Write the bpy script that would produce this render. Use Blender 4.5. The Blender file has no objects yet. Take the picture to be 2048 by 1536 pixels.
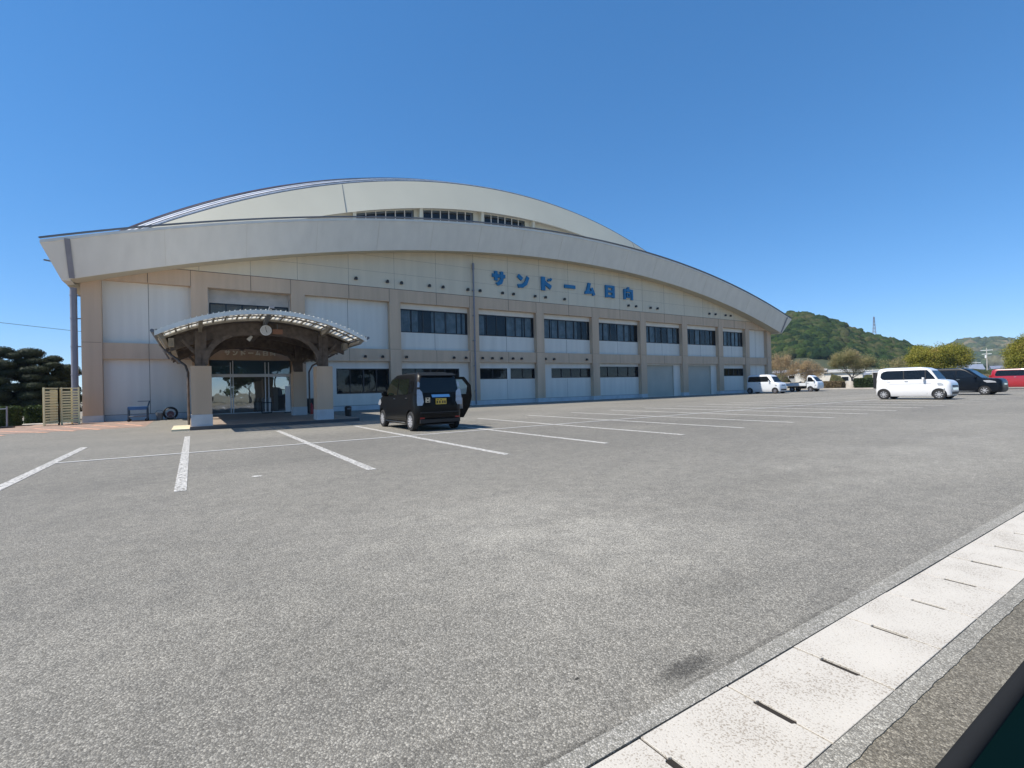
import bpy, bmesh, math, random
import numpy as np
from mathutils import Vector, Matrix, noise
rnd = random.Random(7)
sc = bpy.context.scene
col = sc.collection
R = math.radians
# ------------------------------------------------------------ camera, sky, sun, exposure
cam = bpy.data.cameras.new('camera'); camo = bpy.data.objects.new('camera', cam); col.objects.link(camo)
cam.sensor_width = 36.0; cam.lens = 17.247; cam.clip_start = 0.02; cam.clip_end = 9000
ri = Vector((0.83790247, -0.54526786, -0.02454389)); up = Vector((0.0163093, -0.01993543, 0.99966824)); fw = Vector((0.54557626, 0.83802478, 0.007811))
M4 = Matrix((ri, up, -fw)).transposed().to_4x4(); M4.translation = Vector((0, 0, 1.18))
camo.matrix_world = M4
sc.camera = camo
SUN = Vector((-0.68, 0.19, 1.0)).normalized()
w = bpy.data.worlds.new('World'); sc.world = w; w.use_nodes = True
wn = w.node_tree; bg = wn.nodes['Background']
sky = wn.nodes.new('ShaderNodeTexSky'); sky.sky_type = 'NISHITA'; sky.sun_disc = False
sky.sun_elevation = math.asin(SUN.z); sky.sun_rotation = math.atan2(SUN.x, SUN.y)
sky.air_density = 0.7; sky.dust_density = 0.0; sky.ozone_density = 8.0; sky.altitude = 0
ga = wn.nodes.new('ShaderNodeGamma'); ga.inputs[1].default_value = 0.65
hs = wn.nodes.new('ShaderNodeHueSaturation'); hs.inputs['Hue'].default_value = 0.502; hs.inputs['Saturation'].default_value = 1.38; hs.inputs['Value'].default_value = 1.62
wn.links.new(sky.outputs[0], ga.inputs[0]); wn.links.new(ga.outputs[0], hs.inputs['Color']); wn.links.new(hs.outputs[0], bg.inputs[0]); bg.inputs[1].default_value = 0.15
sl = bpy.data.lights.new('sun', 'SUN'); sl.energy = 4.9; sl.angle = R(0.5); sl.color = (1, 0.93, 0.83)
so = bpy.data.objects.new('sun', sl); col.objects.link(so); so.rotation_euler = SUN.to_track_quat('Z', 'Y').to_euler()
sc.view_settings.view_transform = 'Standard'; sc.view_settings.look = 'None'; sc.view_settings.gamma = 1
sc.view_settings.exposure = 0.38

# ------------------------------------------------------------ materials
def mat(name, c, rough=0.7, var=0.0, vscale=3.0, metal=0.0, bump=0.0, bscale=40.0, spec=0.5, streak=False, c2=None, coat=0.0, emit=None):
    m = bpy.data.materials.new(name); m.use_nodes = True; nt = m.node_tree; b = nt.nodes['Principled BSDF']
    b.inputs['Base Color'].default_value = (*c, 1); b.inputs['Roughness'].default_value = rough
    b.inputs['Metallic'].default_value = metal; b.inputs['Specular IOR Level'].default_value = spec
    b.inputs['Coat Weight'].default_value = coat; b.inputs['Coat Roughness'].default_value = 0.04
    if var or c2 or bump:
        tc = nt.nodes.new('ShaderNodeTexCoord'); mp = nt.nodes.new('ShaderNodeMapping'); nt.links.new(tc.outputs['Object'], mp.inputs[0])
        if streak: mp.inputs['Scale'].default_value = (1.0, 1.0, 0.08)
    if var or c2:
        n = nt.nodes.new('ShaderNodeTexNoise'); n.inputs['Scale'].default_value = vscale; n.inputs['Detail'].default_value = 6
        nt.links.new(mp.outputs[0], n.inputs['Vector'])
        r = nt.nodes.new('ShaderNodeValToRGB'); nt.links.new(n.outputs[0], r.inputs[0])
        r.color_ramp.elements[0].position = 0.32; r.color_ramp.elements[1].position = 0.68
        cc = c2 or tuple(min(1, x*(1+var)) for x in c); dd = c if c2 else tuple(x*(1-var) for x in c)
        r.color_ramp.elements[0].color = (*dd, 1); r.color_ramp.elements[1].color = (*cc, 1)
        nt.links.new(r.outputs[0], b.inputs['Base Color'])
    if bump:
        n2 = nt.nodes.new('ShaderNodeTexNoise'); n2.inputs['Scale'].default_value = bscale; n2.inputs['Detail'].default_value = 4
        nt.links.new(tc.outputs['Object'], n2.inputs['Vector'])
        bp = nt.nodes.new('ShaderNodeBump'); bp.inputs['Strength'].default_value = bump; bp.inputs['Distance'].default_value = 0.02
        nt.links.new(n2.outputs[0], bp.inputs['Height']); nt.links.new(bp.outputs[0], b.inputs['Normal'])
    return m

def asphalt_mat(name, lo, hi, big, tint2, fine=75.0, dirt=0.0):
    m = bpy.data.materials.new(name); m.use_nodes = True; nt = m.node_tree; b = nt.nodes['Principled BSDF']; L = nt.links.new; N = nt.nodes.new
    b.inputs['Roughness'].default_value = 0.85; b.inputs['Specular IOR Level'].default_value = 0.35
    tc = N('ShaderNodeTexCoord')
    v = N('ShaderNodeTexVoronoi'); v.inputs['Scale'].default_value = fine; L(tc.outputs['Object'], v.inputs['Vector'])
    sep = N('ShaderNodeSeparateColor'); L(v.outputs['Color'], sep.inputs[0])
    r = N('ShaderNodeValToRGB'); L(sep.outputs[0], r.inputs[0])
    r.color_ramp.elements[0].color = (*lo, 1); r.color_ramp.elements[1].color = (*hi, 1)
    e = r.color_ramp.elements.new(0.55); e.color = (*[(a*0.55+c*0.45) for a, c in zip(lo, hi)], 1)
    # joints between stones darker
    ve = N('ShaderNodeTexVoronoi'); ve.feature = 'DISTANCE_TO_EDGE'; ve.inputs['Scale'].default_value = fine; L(tc.outputs['Object'], ve.inputs['Vector'])
    ed = N('ShaderNodeValToRGB'); L(ve.outputs['Distance'], ed.inputs[0]); ed.color_ramp.elements[0].position = 0.02; ed.color_ramp.elements[1].position = 0.16
    ed.color_ramp.elements[0].color = (0.38, 0.38, 0.38, 1); ed.color_ramp.elements[1].color = (1, 1, 1, 1)
    m1 = N('ShaderNodeMixRGB'); m1.blend_type = 'MULTIPLY'; m1.inputs[0].default_value = 0.85; L(r.outputs[0], m1.inputs[1]); L(ed.outputs[0], m1.inputs[2])
    n1 = N('ShaderNodeTexNoise'); n1.inputs['Scale'].default_value = 0.2; n1.inputs['Detail'].default_value = 7; n1.inputs['Roughness'].default_value = 0.6; n1.inputs['Distortion'].default_value = 0.6
    mp = N('ShaderNodeMapping'); mp.inputs['Scale'].default_value = (0.6, 1.3, 1); mp.inputs['Rotation'].default_value = (0, 0, 0.25); L(tc.outputs['Object'], mp.inputs[0]); L(mp.outputs[0], n1.inputs['Vector'])
    r1 = N('ShaderNodeValToRGB'); L(n1.outputs[0], r1.inputs[0]); r1.color_ramp.elements[0].position = 0.35; r1.color_ramp.elements[1].position = 0.66
    r1.color_ramp.elements[0].color = (1-big, 1-big, 1-big*1.05, 1); r1.color_ramp.elements[1].color = (1+big*tint2[0], 1+big*tint2[1], 1+big*tint2[2], 1)
    m2 = N('ShaderNodeMixRGB'); m2.blend_type = 'MULTIPLY'; m2.inputs[0].default_value = 1; L(m1.outputs[0], m2.inputs[1]); L(r1.outputs[0], m2.inputs[2])
    n3 = N('ShaderNodeTexNoise'); n3.inputs['Scale'].default_value = 5; n3.inputs['Detail'].default_value = 8; n3.inputs['Roughness'].default_value = 0.75; L(tc.outputs['Object'], n3.inputs['Vector'])
    r3 = N('ShaderNodeValToRGB'); L(n3.outputs[0], r3.inputs[0]); r3.color_ramp.elements[0].position = 0.3; r3.color_ramp.elements[1].position = 0.7
    r3.color_ramp.elements[0].color = (0.80, 0.80, 0.80, 1); r3.color_ramp.elements[1].color = (1.15, 1.14, 1.12, 1)
    m3 = N('ShaderNodeMixRGB'); m3.blend_type = 'MULTIPLY'; m3.inputs[0].default_value = 1; L(m2.outputs[0], m3.inputs[1]); L(r3.outputs[0], m3.inputs[2])
    last = m3
    if dirt:      # oily stains with a shape of their own
        for (sx, sy, rx, ry, soft, dk, ns, tint) in ((1.70,1.34,.17,.05,.45,.50,120,(1,1,1)), (1.0,1.25,.20,.02,.6,.6,60,(1,1,1)), (2.2,1.26,.6,.015,.8,.75,40,(1,1,1)), (.6,1.5,.3,.05,.8,.8,30,(1,1,1)), (1.28,1.54,.012,.008,.3,.25,60,(1,1,1)), (2.5,1.75,.35,.16,.9,.84,12,(1,1,1)),
              (2.55,2.75,1.1,.75,.9,1.22,1.6,(1,.985,.94)), (2.3,3.9,1.3,.9,.9,1.16,1.6,(1,.985,.94)), (9.0,2.7,3.5,.8,.9,1.20,.8,(1,.99,.96)), (14,4.0,5,1.5,.9,1.15,.8,(1,.99,.96)), (5.6,3.1,1.6,.35,.9,.86,1.5,(1,1,1)), (.4,2.4,.8,.5,.9,.90,1.5,(1,1,1)), (-2,4.5,2,1.0,.9,.90,1.2,(1,1,1)), (2,10.5,12,3.6,1.2,.86,.35,(1,1,1)), (16,10,10,4,1.2,.90,.35,(1,1,1))):
            g = N('ShaderNodeVectorMath'); g.operation = 'SUBTRACT'; L(tc.outputs['Object'], g.inputs[0]); g.inputs[1].default_value = (sx, sy, 0)
            gs = N('ShaderNodeVectorMath'); gs.operation = 'MULTIPLY'; L(g.outputs[0], gs.inputs[0]); gs.inputs[1].default_value = (1/rx, 1/ry, 0)
            nn = N('ShaderNodeTexNoise'); nn.inputs['Scale'].default_value = ns; nn.inputs['Detail'].default_value = 8; nn.inputs['Roughness'].default_value = .72; L(tc.outputs['Object'], nn.inputs['Vector'])
            ln = N('ShaderNodeVectorMath'); ln.operation = 'LENGTH'; L(gs.outputs[0], ln.inputs[0])
            ad = N('ShaderNodeMath'); ad.operation = 'MULTIPLY_ADD'; L(nn.outputs[0], ad.inputs[0]); ad.inputs[1].default_value = 3.2; L(ln.outputs['Value'], ad.inputs[2])
            rr = N('ShaderNodeMapRange'); rr.interpolation_type = 'SMOOTHSTEP'; L(ad.outputs[0], rr.inputs[0]); rr.inputs[1].default_value = 2.6-soft; rr.inputs[2].default_value = 2.6+soft*.8; rr.inputs[3].default_value = dk; rr.inputs[4].default_value = 1
            mm = N('ShaderNodeMixRGB'); mm.blend_type = 'MULTIPLY'; mm.inputs[0].default_value = 1; L(last.outputs[0], mm.inputs[1]); L(rr.outputs[0], mm.inputs[2]); last = mm
    L(last.outputs[0], b.inputs['Base Color'])
    bp = N('ShaderNodeBump'); bp.inputs['Strength'].default_value = 0.5; bp.inputs['Distance'].default_value = 0.006; bp.invert = True
    L(v.outputs['Distance'], bp.inputs['Height']); L(bp.outputs[0], b.inputs['Normal'])
    return m

def paint_mat(name, c, wear=0.42, scale=22):
    m = bpy.data.materials.new(name); m.use_nodes = True; nt = m.node_tree; b = nt.nodes['Principled BSDF']; L = nt.links.new; N = nt.nodes.new
    b.inputs['Roughness'].default_value = 0.75
    tc = N('ShaderNodeTexCoord'); n = N('ShaderNodeTexNoise'); n.inputs['Scale'].default_value = scale; n.inputs['Detail'].default_value = 8; n.inputs['Roughness'].default_value = 0.7
    L(tc.outputs['Object'], n.inputs['Vector'])
    r = N('ShaderNodeValToRGB'); L(n.outputs[0], r.inputs[0]); r.color_ramp.elements[0].position = wear-0.05; r.color_ramp.elements[1].position = wear+0.02
    L(r.outputs[0], b.inputs['Alpha'])
    n2 = N('ShaderNodeTexNoise'); n2.inputs['Scale'].default_value = 3; n2.inputs['Detail'].default_value = 5; L(tc.outputs['Object'], n2.inputs['Vector'])
    r2 = N('ShaderNodeValToRGB'); L(n2.outputs[0], r2.inputs[0]); r2.color_ramp.elements[0].color = (*[x*0.75 for x in c], 1); r2.color_ramp.elements[1].color = (*c, 1)
    L(r2.outputs[0], b.inputs['Base Color'])
    return m

def speckle_mat(name, base, dark, scale=120, amount=0.25, var=0.1, small=(0.9, 0.9, 0.9)):
    m = bpy.data.materials.new(name); m.use_nodes = True; nt = m.node_tree; b = nt.nodes['Principled BSDF']; L = nt.links.new; N = nt.nodes.new
    b.inputs['Roughness'].default_value = 0.85
    tc = N('ShaderNodeTexCoord'); geo = N('ShaderNodeNewGeometry')
    n = N('ShaderNodeTexNoise'); n.inputs['Scale'].default_value = scale; n.inputs['Detail'].default_value = 3; L(geo.outputs['Position'], n.inputs['Vector'])
    n2 = N('ShaderNodeTexNoise'); n2.inputs['Scale'].default_value = 3.5; n2.inputs['Detail'].default_value = 5; L(geo.outputs['Position'], n2.inputs['Vector'])
    s = N('ShaderNodeMath'); s.operation = 'MULTIPLY_ADD'; L(n2.outputs[0], s.inputs[0]); s.inputs[1].default_value = 0.35; L(n.outputs[0], s.inputs[2])
    r = N('ShaderNodeValToRGB'); L(s.outputs[0], r.inputs[0]); r.color_ramp.elements[0].position = amount+0.26; r.color_ramp.elements[1].position = amount+0.36
    r.color_ramp.elements[0].color = (*dark, 1); r.color_ramp.elements[1].color = (1, 1, 1, 1)
    r2 = N('ShaderNodeValToRGB'); L(n2.outputs[0], r2.inputs[0]); r2.color_ramp.elements[0].color = (*[x*(1-var) for x in base], 1); r2.color_ramp.elements[1].color = (*[x*(1+var) for x in base], 1)
    mx = N('ShaderNodeMixRGB'); mx.blend_type = 'MULTIPLY'; mx.inputs[0].default_value = 1; L(r2.outputs[0], mx.inputs[1]); L(r.outputs[0], mx.inputs[2])
    L(mx.outputs[0], b.inputs['Base Color'])
    bp = N('ShaderNodeBump'); bp.inputs['Strength'].default_value = 0.5; bp.inputs['Distance'].default_value = 0.004; L(n.outputs[0], bp.inputs['Height']); L(bp.outputs[0], b.inputs['Normal'])
    return m

def glass_mat(name, c, gloss=0.25, trans=0.5, rough=0.02):
    m = bpy.data.materials.new(name); m.use_nodes = True; nt = m.node_tree; nt.nodes.clear(); L = nt.links.new; N = nt.nodes.new
    o = N('ShaderNodeOutputMaterial'); d = N('ShaderNodeBsdfDiffuse'); d.inputs[0].default_value = (*c, 1)
    t = N('ShaderNodeBsdfTransparent'); t.inputs[0].default_value = (0.75, 0.85, 0.88, 1)
    g = N('ShaderNodeBsdfGlossy'); g.inputs['Roughness'].default_value = rough; g.inputs['Color'].default_value = (0.9, 0.95, 1, 1)
    tc = N('ShaderNodeTexCoord'); n = N('ShaderNodeTexNoise'); n.inputs['Scale'].default_value = 1.3; L(tc.outputs['Object'], n.inputs['Vector'])
    bp = N('ShaderNodeBump'); bp.inputs['Strength'].default_value = 0.06; bp.inputs['Distance'].default_value = 0.05; L(n.outputs[0], bp.inputs['Height']); L(bp.outputs[0], g.inputs['Normal'])
    a = N('ShaderNodeMixShader'); a.inputs[0].default_value = trans; L(d.outputs[0], a.inputs[1]); L(t.outputs[0], a.inputs[2])
    lw = N('ShaderNodeLayerWeight'); lw.inputs[0].default_value = 0.5; f = N('ShaderNodeMath'); f.operation = 'POWER'; f.inputs[1].default_value = 4.5; L(lw.outputs['Facing'], f.inputs[0])
    ma = N('ShaderNodeMath'); ma.operation = 'MULTIPLY_ADD'; ma.inputs[1].default_value = 1.0; ma.inputs[2].default_value = gloss; ma.use_clamp = True; L(f.outputs[0], ma.inputs[0])
    x = N('ShaderNodeMixShader'); L(ma.outputs[0], x.inputs[0]); L(a.outputs[0], x.inputs[1]); L(g.outputs[0], x.inputs[2]); L(x.outputs[0], o.inputs[0])
    return m

def leaf_mat(name, c1, c2, scale=1.5, trans=0.25, c3=None):
    m = bpy.data.materials.new(name); m.use_nodes = True; nt = m.node_tree; L = nt.links.new; N = nt.nodes.new
    b = nt.nodes['Principled BSDF']; b.inputs['Roughness'].default_value = 0.7; b.inputs['Specular IOR Level'].default_value = 0.25
    geo = N('ShaderNodeNewGeometry')
    n = N('ShaderNodeTexNoise'); n.inputs['Scale'].default_value = scale; n.inputs['Detail'].default_value = 6; n.inputs['Roughness'].default_value = 0.7; L(geo.outputs['Position'], n.inputs['Vector'])
    mxn = N('ShaderNodeMath'); mxn.operation = 'MULTIPLY_ADD'; L(geo.outputs['Random Per Island'], mxn.inputs[0]); mxn.inputs[1].default_value = 0.25; L(n.outputs[0], mxn.inputs[2])
    r = N('ShaderNodeValToRGB'); L(mxn.outputs[0], r.inputs[0]); r.color_ramp.elements[0].position = 0.45; r.color_ramp.elements[1].position = 0.8
    r.color_ramp.elements[0].color = (*c1, 1); r.color_ramp.elements[1].color = (*c2, 1)
    if c3: e = r.color_ramp.elements.new(0.72); e.color = (*c2, 1); r.color_ramp.elements[2].color = (*c3, 1); r.color_ramp.elements[2].position = 0.84
    L(r.outputs[0], b.inputs['Base Color'])
    if trans:
        o = nt.nodes['Material Output']; t = N('ShaderNodeBsdfTranslucent'); L(r.outputs[0], t.inputs[0])
        x = N('ShaderNodeMixShader'); x.inputs[0].default_value = trans; L(b.outputs[0], x.inputs[1]); L(t.outputs[0], x.inputs[2]); L(x.outputs[0], o.inputs[0])
    return m

def car_paint(name, c, rough=0.3, metal=0.0, coat=0.8):
    return mat(name, c, rough, metal=metal, coat=coat if max(c) > .1 else .16, spec=0.5 if max(c) > .1 else .12, var=0.03, vscale=2)

MT = {}
MT['beige'] = mat('beige_render', (0.56, 0.415, 0.29), 0.9, var=0.08, vscale=2.5, streak=True, bump=0.15, bscale=60)
MT['cream'] = mat('cream_siding', (0.64, 0.56, 0.425), 0.85, var=0.05, vscale=2.0, streak=True, bump=0.1, bscale=30)
MT['panel'] = mat('white_wall_panel', (0.68, 0.65, 0.58), 0.8, var=0.06, vscale=2.2, streak=True, bump=0.1)
MT['skirt'] = mat('pale_skirting', (0.52, 0.54, 0.55), 0.8, var=0.1, vscale=2)
MT['fascia'] = mat('fascia_white', (0.68, 0.65, 0.585), 0.6, var=0.045, vscale=2.0, streak=True)
MT['upper'] = mat('upper_cream', (0.60, 0.56, 0.43), 0.6, var=0.04, vscale=0.25)
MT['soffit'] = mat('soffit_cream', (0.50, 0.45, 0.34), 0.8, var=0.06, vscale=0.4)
MT['lintel'] = mat('cream_lintel', (0.72, 0.68, 0.60), 0.8, var=0.06, vscale=1.5)
MT['joint'] = mat('dark_joint', (0.08, 0.07, 0.065), 0.9, var=0.2)
MT['roof'] = mat('roof_metal', (0.52, 0.53, 0.56), 0.5, metal=0.2, var=0.15, vscale=0.6)
MT['seam'] = mat('roof_seam', (0.72, 0.70, 0.70), 0.5, var=0.2)
MT['trimd'] = mat('edge_trim_grey', (0.15, 0.16, 0.175), 0.7, var=0.1)
MT['frame'] = mat('dark_window_frame', (0.015, 0.018, 0.022), 0.4, var=0.2)
MT['alu'] = mat('aluminium_white', (0.75, 0.78, 0.8), 0.35, var=0.05)
MT['wglass'] = glass_mat('window_glass', (0.015, 0.018, 0.022), 0.03, 0.72)
MT['dglass'] = glass_mat('door_glass', (0.02, 0.03, 0.035), 0.34, 0.55)
MT['bglass'] = glass_mat('transom_glass', (0.05, 0.12, 0.18), 0.12, 0.2)
MT['curtain'] = mat('grey_curtain', (0.34, 0.35, 0.36), 0.9, var=0.3, vscale=2)
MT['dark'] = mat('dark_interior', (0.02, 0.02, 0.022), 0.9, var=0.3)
MT['shutter'] = mat('shutter_grey', (0.47, 0.45, 0.38), 0.5, var=0.06, vscale=1)
MT['pipe'] = mat('pipe_grey', (0.22, 0.22, 0.25), 0.6, var=0.08)
MT['wood'] = mat('dark_wood', (0.105, 0.08, 0.062), 0.7, var=0.35, vscale=6, bump=0.2)
MT['wood2'] = mat('grey_brown_timber', (0.25, 0.22, 0.175), 0.7, var=0.25, vscale=4, bump=0.2)
MT['sheet'] = leaf_mat('translucent_sheet', (0.80, 0.78, 0.70), (0.85, 0.83, 0.78), 1, 0.75)
_n = MT['sheet'].node_tree; _o = _n.nodes['Material Output']; _l = _o.inputs[0].links[0].from_socket; _x = _n.nodes.new('ShaderNodeMixShader'); _x.inputs[0].default_value = 0.45
_t = _n.nodes.new('ShaderNodeBsdfTransparent'); _n.links.new(_l, _x.inputs[1]); _n.links.new(_t.outputs[0], _x.inputs[2]); _n.links.new(_x.outputs[0], _o.inputs[0])
MT['white'] = mat('white_paint', (0.78, 0.77, 0.74), 0.5, var=0.04)
MT['offw'] = mat('offwhite_edge', (0.86, 0.83, 0.74), 0.55, var=0.08, vscale=3)
MT['blue'] = mat('sign_blue', (0.006, 0.15, 0.33), 0.45, var=0.1, vscale=2)
MT['gold'] = mat('gold_letters', (0.9, 0.85, 0.7), 0.4, var=0.05)
MT['black'] = mat('black_plastic', (0.012, 0.012, 0.013), 0.5, var=0.2)
MT['rubber'] = mat('tyre_rubber', (0.02, 0.02, 0.02), 0.8, var=0.2)
MT['rim'] = mat('alloy_rim', (0.52, 0.52, 0.53), 0.3, metal=0.3, var=0.05)
MT['cglass'] = mat('car_glass', (0.008, 0.01, 0.012), 0.04, spec=0.4, var=0.1)
MT['sglass'] = mat('side_glass_green', (0.012, 0.018, 0.013), 0.05, spec=0.7, coat=1, var=0.2)
MT['chrome'] = mat('chrome', (0.75, 0.77, 0.8), 0.12, metal=1.0, var=0.03)
MT['lamp'] = mat('clear_lamp', (0.40, 0.41, 0.43), 0.1, spec=0.8, coat=1, var=0.1, vscale=20)
MT['red'] = mat('red_lamp', (0.35, 0.02, 0.02), 0.2, var=0.1)
MT['plate'] = mat('yellow_plate', (0.62, 0.42, 0.07), 0.5, var=0.05)
MT['platew'] = mat('white_plate', (0.75, 0.75, 0.72), 0.5, var=0.05)
MT['asph'] = asphalt_mat('parking_asphalt', (0.188, 0.178, 0.154), (0.43, 0.41, 0.36), 0.13, (0.9, 0.85, 0.65), fine=122, dirt=1)
MT['road'] = asphalt_mat('road_asphalt', (0.145, 0.13, 0.10), (0.36, 0.33, 0.265), 0.12, (0.8, 0.7, 0.6), fine=130)
MT['paint'] = paint_mat('worn_white_paint', (0.66, 0.64, 0.59), 0.485, 20)
MT['orange'] = paint_mat('worn_orange_paint', (0.80, 0.45, 0.30), 0.45, 9)
MT['brownp'] = paint_mat('worn_brown_surface', (0.36, 0.25, 0.19), 0.40, 2.5)
MT['lid'] = speckle_mat('pale_concrete_lid', (0.53, 0.495, 0.43), (0.60, 0.56, 0.52), 140, 0.25, 0.12)
MT['curb'] = asphalt_mat('grey_aggregate_kerb', (0.26, 0.25, 0.215), (0.52, 0.50, 0.45), 0.10, (.8,.75,.6), fine=120)
MT['curb2'] = asphalt_mat('gravel_kerb_edge', (0.26, 0.245, 0.21), (0.52, 0.50, 0.44), 0.12, (.8,.75,.6), fine=120)
MT['conc'] = mat('pale_concrete', (0.45, 0.42, 0.38), 0.85, var=0.12, vscale=2, bump=0.2)
MT['tile'] = mat('platform_tile', (0.30, 0.24, 0.19), 0.7, var=0.15, vscale=3)
MT['riser'] = mat('platform_edge', (0.10, 0.095, 0.095), 0.85, var=0.15)
MT['pale_y'] = mat('pale_yellow_slab', (0.66, 0.58, 0.40), 0.8, var=0.08)
MT['earth'] = mat('earth_field', (0.16, 0.15, 0.08), 0.95, c2=(0.26, 0.23, 0.16), vscale=0.05)

# ------------------------------------------------------------ mesh helpers
class MB:
    def __init__(s): s.v = []; s.f = []; s.m = []
    def add(s, vs, fs, mi=0):
        o = len(s.v); s.v += [tuple(x) for x in vs]; s.f += [tuple(i+o for i in f) for f in fs]; s.m += [mi]*len(fs); return s
    def box(s, x0, x1, y0, y1, z0, z1, mi=0):
        return s.add([(x0,y0,z0),(x1,y0,z0),(x1,y1,z0),(x0,y1,z0),(x0,y0,z1),(x1,y0,z1),(x1,y1,z1),(x0,y1,z1)],
              [(0,3,2,1),(4,5,6,7),(0,1,5,4),(1,2,6,5),(2,3,7,6),(3,0,4,7)], mi)
    def bar(s, a, b, wd, hd, upv=(0,0,1), mi=0):
        a = Vector(a); b = Vector(b); d = (b-a).normalized(); u = Vector(upv); r = d.cross(u)
        if r.length < 1e-4: r = d.cross(Vector((0,1,0)))
        r.normalize(); u = r.cross(d).normalized(); q = []
        for p in (a, b):
            for i, j in ((-1,-1),(1,-1),(1,1),(-1,1)): q.append(p + r*wd*.5*i + u*hd*.5*j)
        return s.add(q, [(0,1,2,3),(7,6,5,4),(0,4,5,1),(1,5,6,2),(2,6,7,3),(3,7,4,0)], mi)
    def tube(s, pts, rad, n=8, mi=0, cap=True):
        pts = [Vector(p) for p in pts]; k = len(pts)
        if not hasattr(rad, '__len__'): rad = [rad]*k
        vs = []; prev = None
        for i, p in enumerate(pts):
            d = (pts[min(i+1,k-1)]-pts[max(i-1,0)]).normalized()
            if prev is None:
                r = d.cross(Vector((0,0,1)));
                if r.length < 1e-3: r = d.cross(Vector((1,0,0)))
            else:
                r = prev - d*prev.dot(d)
            r.normalize(); prev = r; u = d.cross(r)
            for j in range(n):
                a = 2*math.pi*j/n; vs.append(p + (r*math.cos(a)+u*math.sin(a))*rad[i])
        fs = [(i*n+j, i*n+(j+1)%n, (i+1)*n+(j+1)%n, (i+1)*n+j) for i in range(k-1) for j in range(n)]
        if cap: fs += [tuple(range(n))[::-1], tuple(range((k-1)*n, k*n))]
        return s.add(vs, fs, mi)
    def loft(s, rings, closed=True, caps=True, mi=0):
        n = len(rings[0]); vs = [p for r in rings for p in r]; m = n if closed else n-1
        fs = [(i*n+j, i*n+(j+1)%n, (i+1)*n+(j+1)%n, (i+1)*n+j) for i in range(len(rings)-1) for j in range(m)]
        if caps: fs += [tuple(range(n))[::-1], tuple(range((len(rings)-1)*n, len(rings)*n))]
        return s.add(vs, fs, mi)
    def prism(s, poly, axis, a, b, mi=0):     # poly of 2D points extruded along axis
        def P(p, t):
            return (t, p[0], p[1]) if axis == 'x' else ((p[0], t, p[1]) if axis == 'y' else (p[0], p[1], t))
        return s.loft([[P(p, a) for p in poly], [P(p, b) for p in poly]], mi=mi)
    def disc(s, c, axis, r, t, n=24, mi=0):
        c = Vector(c); e = Vector({'x':(1,0,0),'y':(0,1,0),'z':(0,0,1)}[axis]); return s.tube([c-e*t/2, c+e*t/2], r, n, mi)
    def build(s, name, mats, parent=None, smooth=None, loc=None):
        me = bpy.data.meshes.new(name); me.from_pydata(s.v, [], s.f)
        if not isinstance(mats, (list, tuple)): mats = [mats]
        for m in mats: me.materials.append(m)
        me.polygons.foreach_set('material_index', s.m)
        bm = bmesh.new(); bm.from_mesh(me); bmesh.ops.recalc_face_normals(bm, faces=bm.faces); bm.to_mesh(me); bm.free()
        if smooth is not None:
            me.polygons.foreach_set('use_smooth', [True]*len(me.polygons)); me.set_sharp_from_angle(angle=R(smooth))
        o = bpy.data.objects.new(name, me); col.objects.link(o)
        if loc: o.location = loc
        if parent: o.parent = parent
        return o
def tag(o, label=None, cat=None, group=None, kind=None):
    if label: o['label'] = label
    if cat: o['category'] = cat
    if group: o['group'] = group
    if kind: o['kind'] = kind
    return o
def empty(name, loc, label, cat, group=None, rz=0.0):
    o = bpy.data.objects.new(name, None); col.objects.link(o); o.location = loc; o.rotation_euler = (0, 0, rz); o.empty_display_size = 0.3
    return tag(o, label, cat, group)
def struct(o): o['kind'] = 'structure'; return o
def box(name, m, b, parent=None): return MB().box(*b).build(name, m, parent)

# ------------------------------------------------------------ ground
def sheet(name, m, x0, x1, y0, y1, z, z0=None):
    mb = MB()
    if z0 is None: mb.add([(x0,y0,z),(x1,y0,z),(x1,y1,z),(x0,y1,z)], [(0,1,2,3)])
    else: mb.box(x0, x1, y0, y1, z0, z)
    return struct(mb.build(name, m))
sheet('ground', MT['earth'], -3000, 4000, -3000, 4000, -0.02)
sheet('parking_lot', MT['asph'], -60, 68.3, 1.243, 110, 0.0)
sheet('road', MT['road'], -60, 68.3, -7.5, 0.745, 0.0)
sheet('brown_paving', MT['brownp'], -14, -1.6, 24.0, 31.2, 0.004)
mk = MB()
for i in range(-1, 19):
    x = 2.24 + 2.41*(i) if i >= 0 else -0.15
    mk.box(x-0.066, x+0.066, 7.35, 17.08, 0.002, 0.006)
mk.box(-2.275, -2.125, 6.4, 15.5, 0.002, 0.006)
struct(mk.build('parking_lines', MT['paint']))
struct(MB().box(-2.12, 45.8, 12.10, 12.19, 0.003, 0.009).build('cross_line', paint_mat('thin_white_paint', (0.66, 0.64, 0.59), 0.36, 16)))
mk = MB()
for (a, b) in (((-6.2,26.4),(-4.3,23.4)), ((-5.45,27.3),(-3.6,23.5)), ((-4.6,27.7),(-2.9,23.6)), ((-3.65,27.7),(-2.55,25.2)), ((-7.2,26.3),(-5.3,22.9)), ((-2.9,28.4),(-1.75,25.0))):
    mk.bar((*a, 0.008), (*b, 0.008), 0.13, 0.004)
struct(mk.build('orange_hatching', MT['orange']))
struct(MB().add([(0.68,7.86,.007),(0.80,7.84,.007),(0.83,7.93,.007),(0.76,7.98,.007),(0.69,7.95,.007)], [(0,1,2,3,4)]).build('paint_blotch', MT['paint']))
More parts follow.
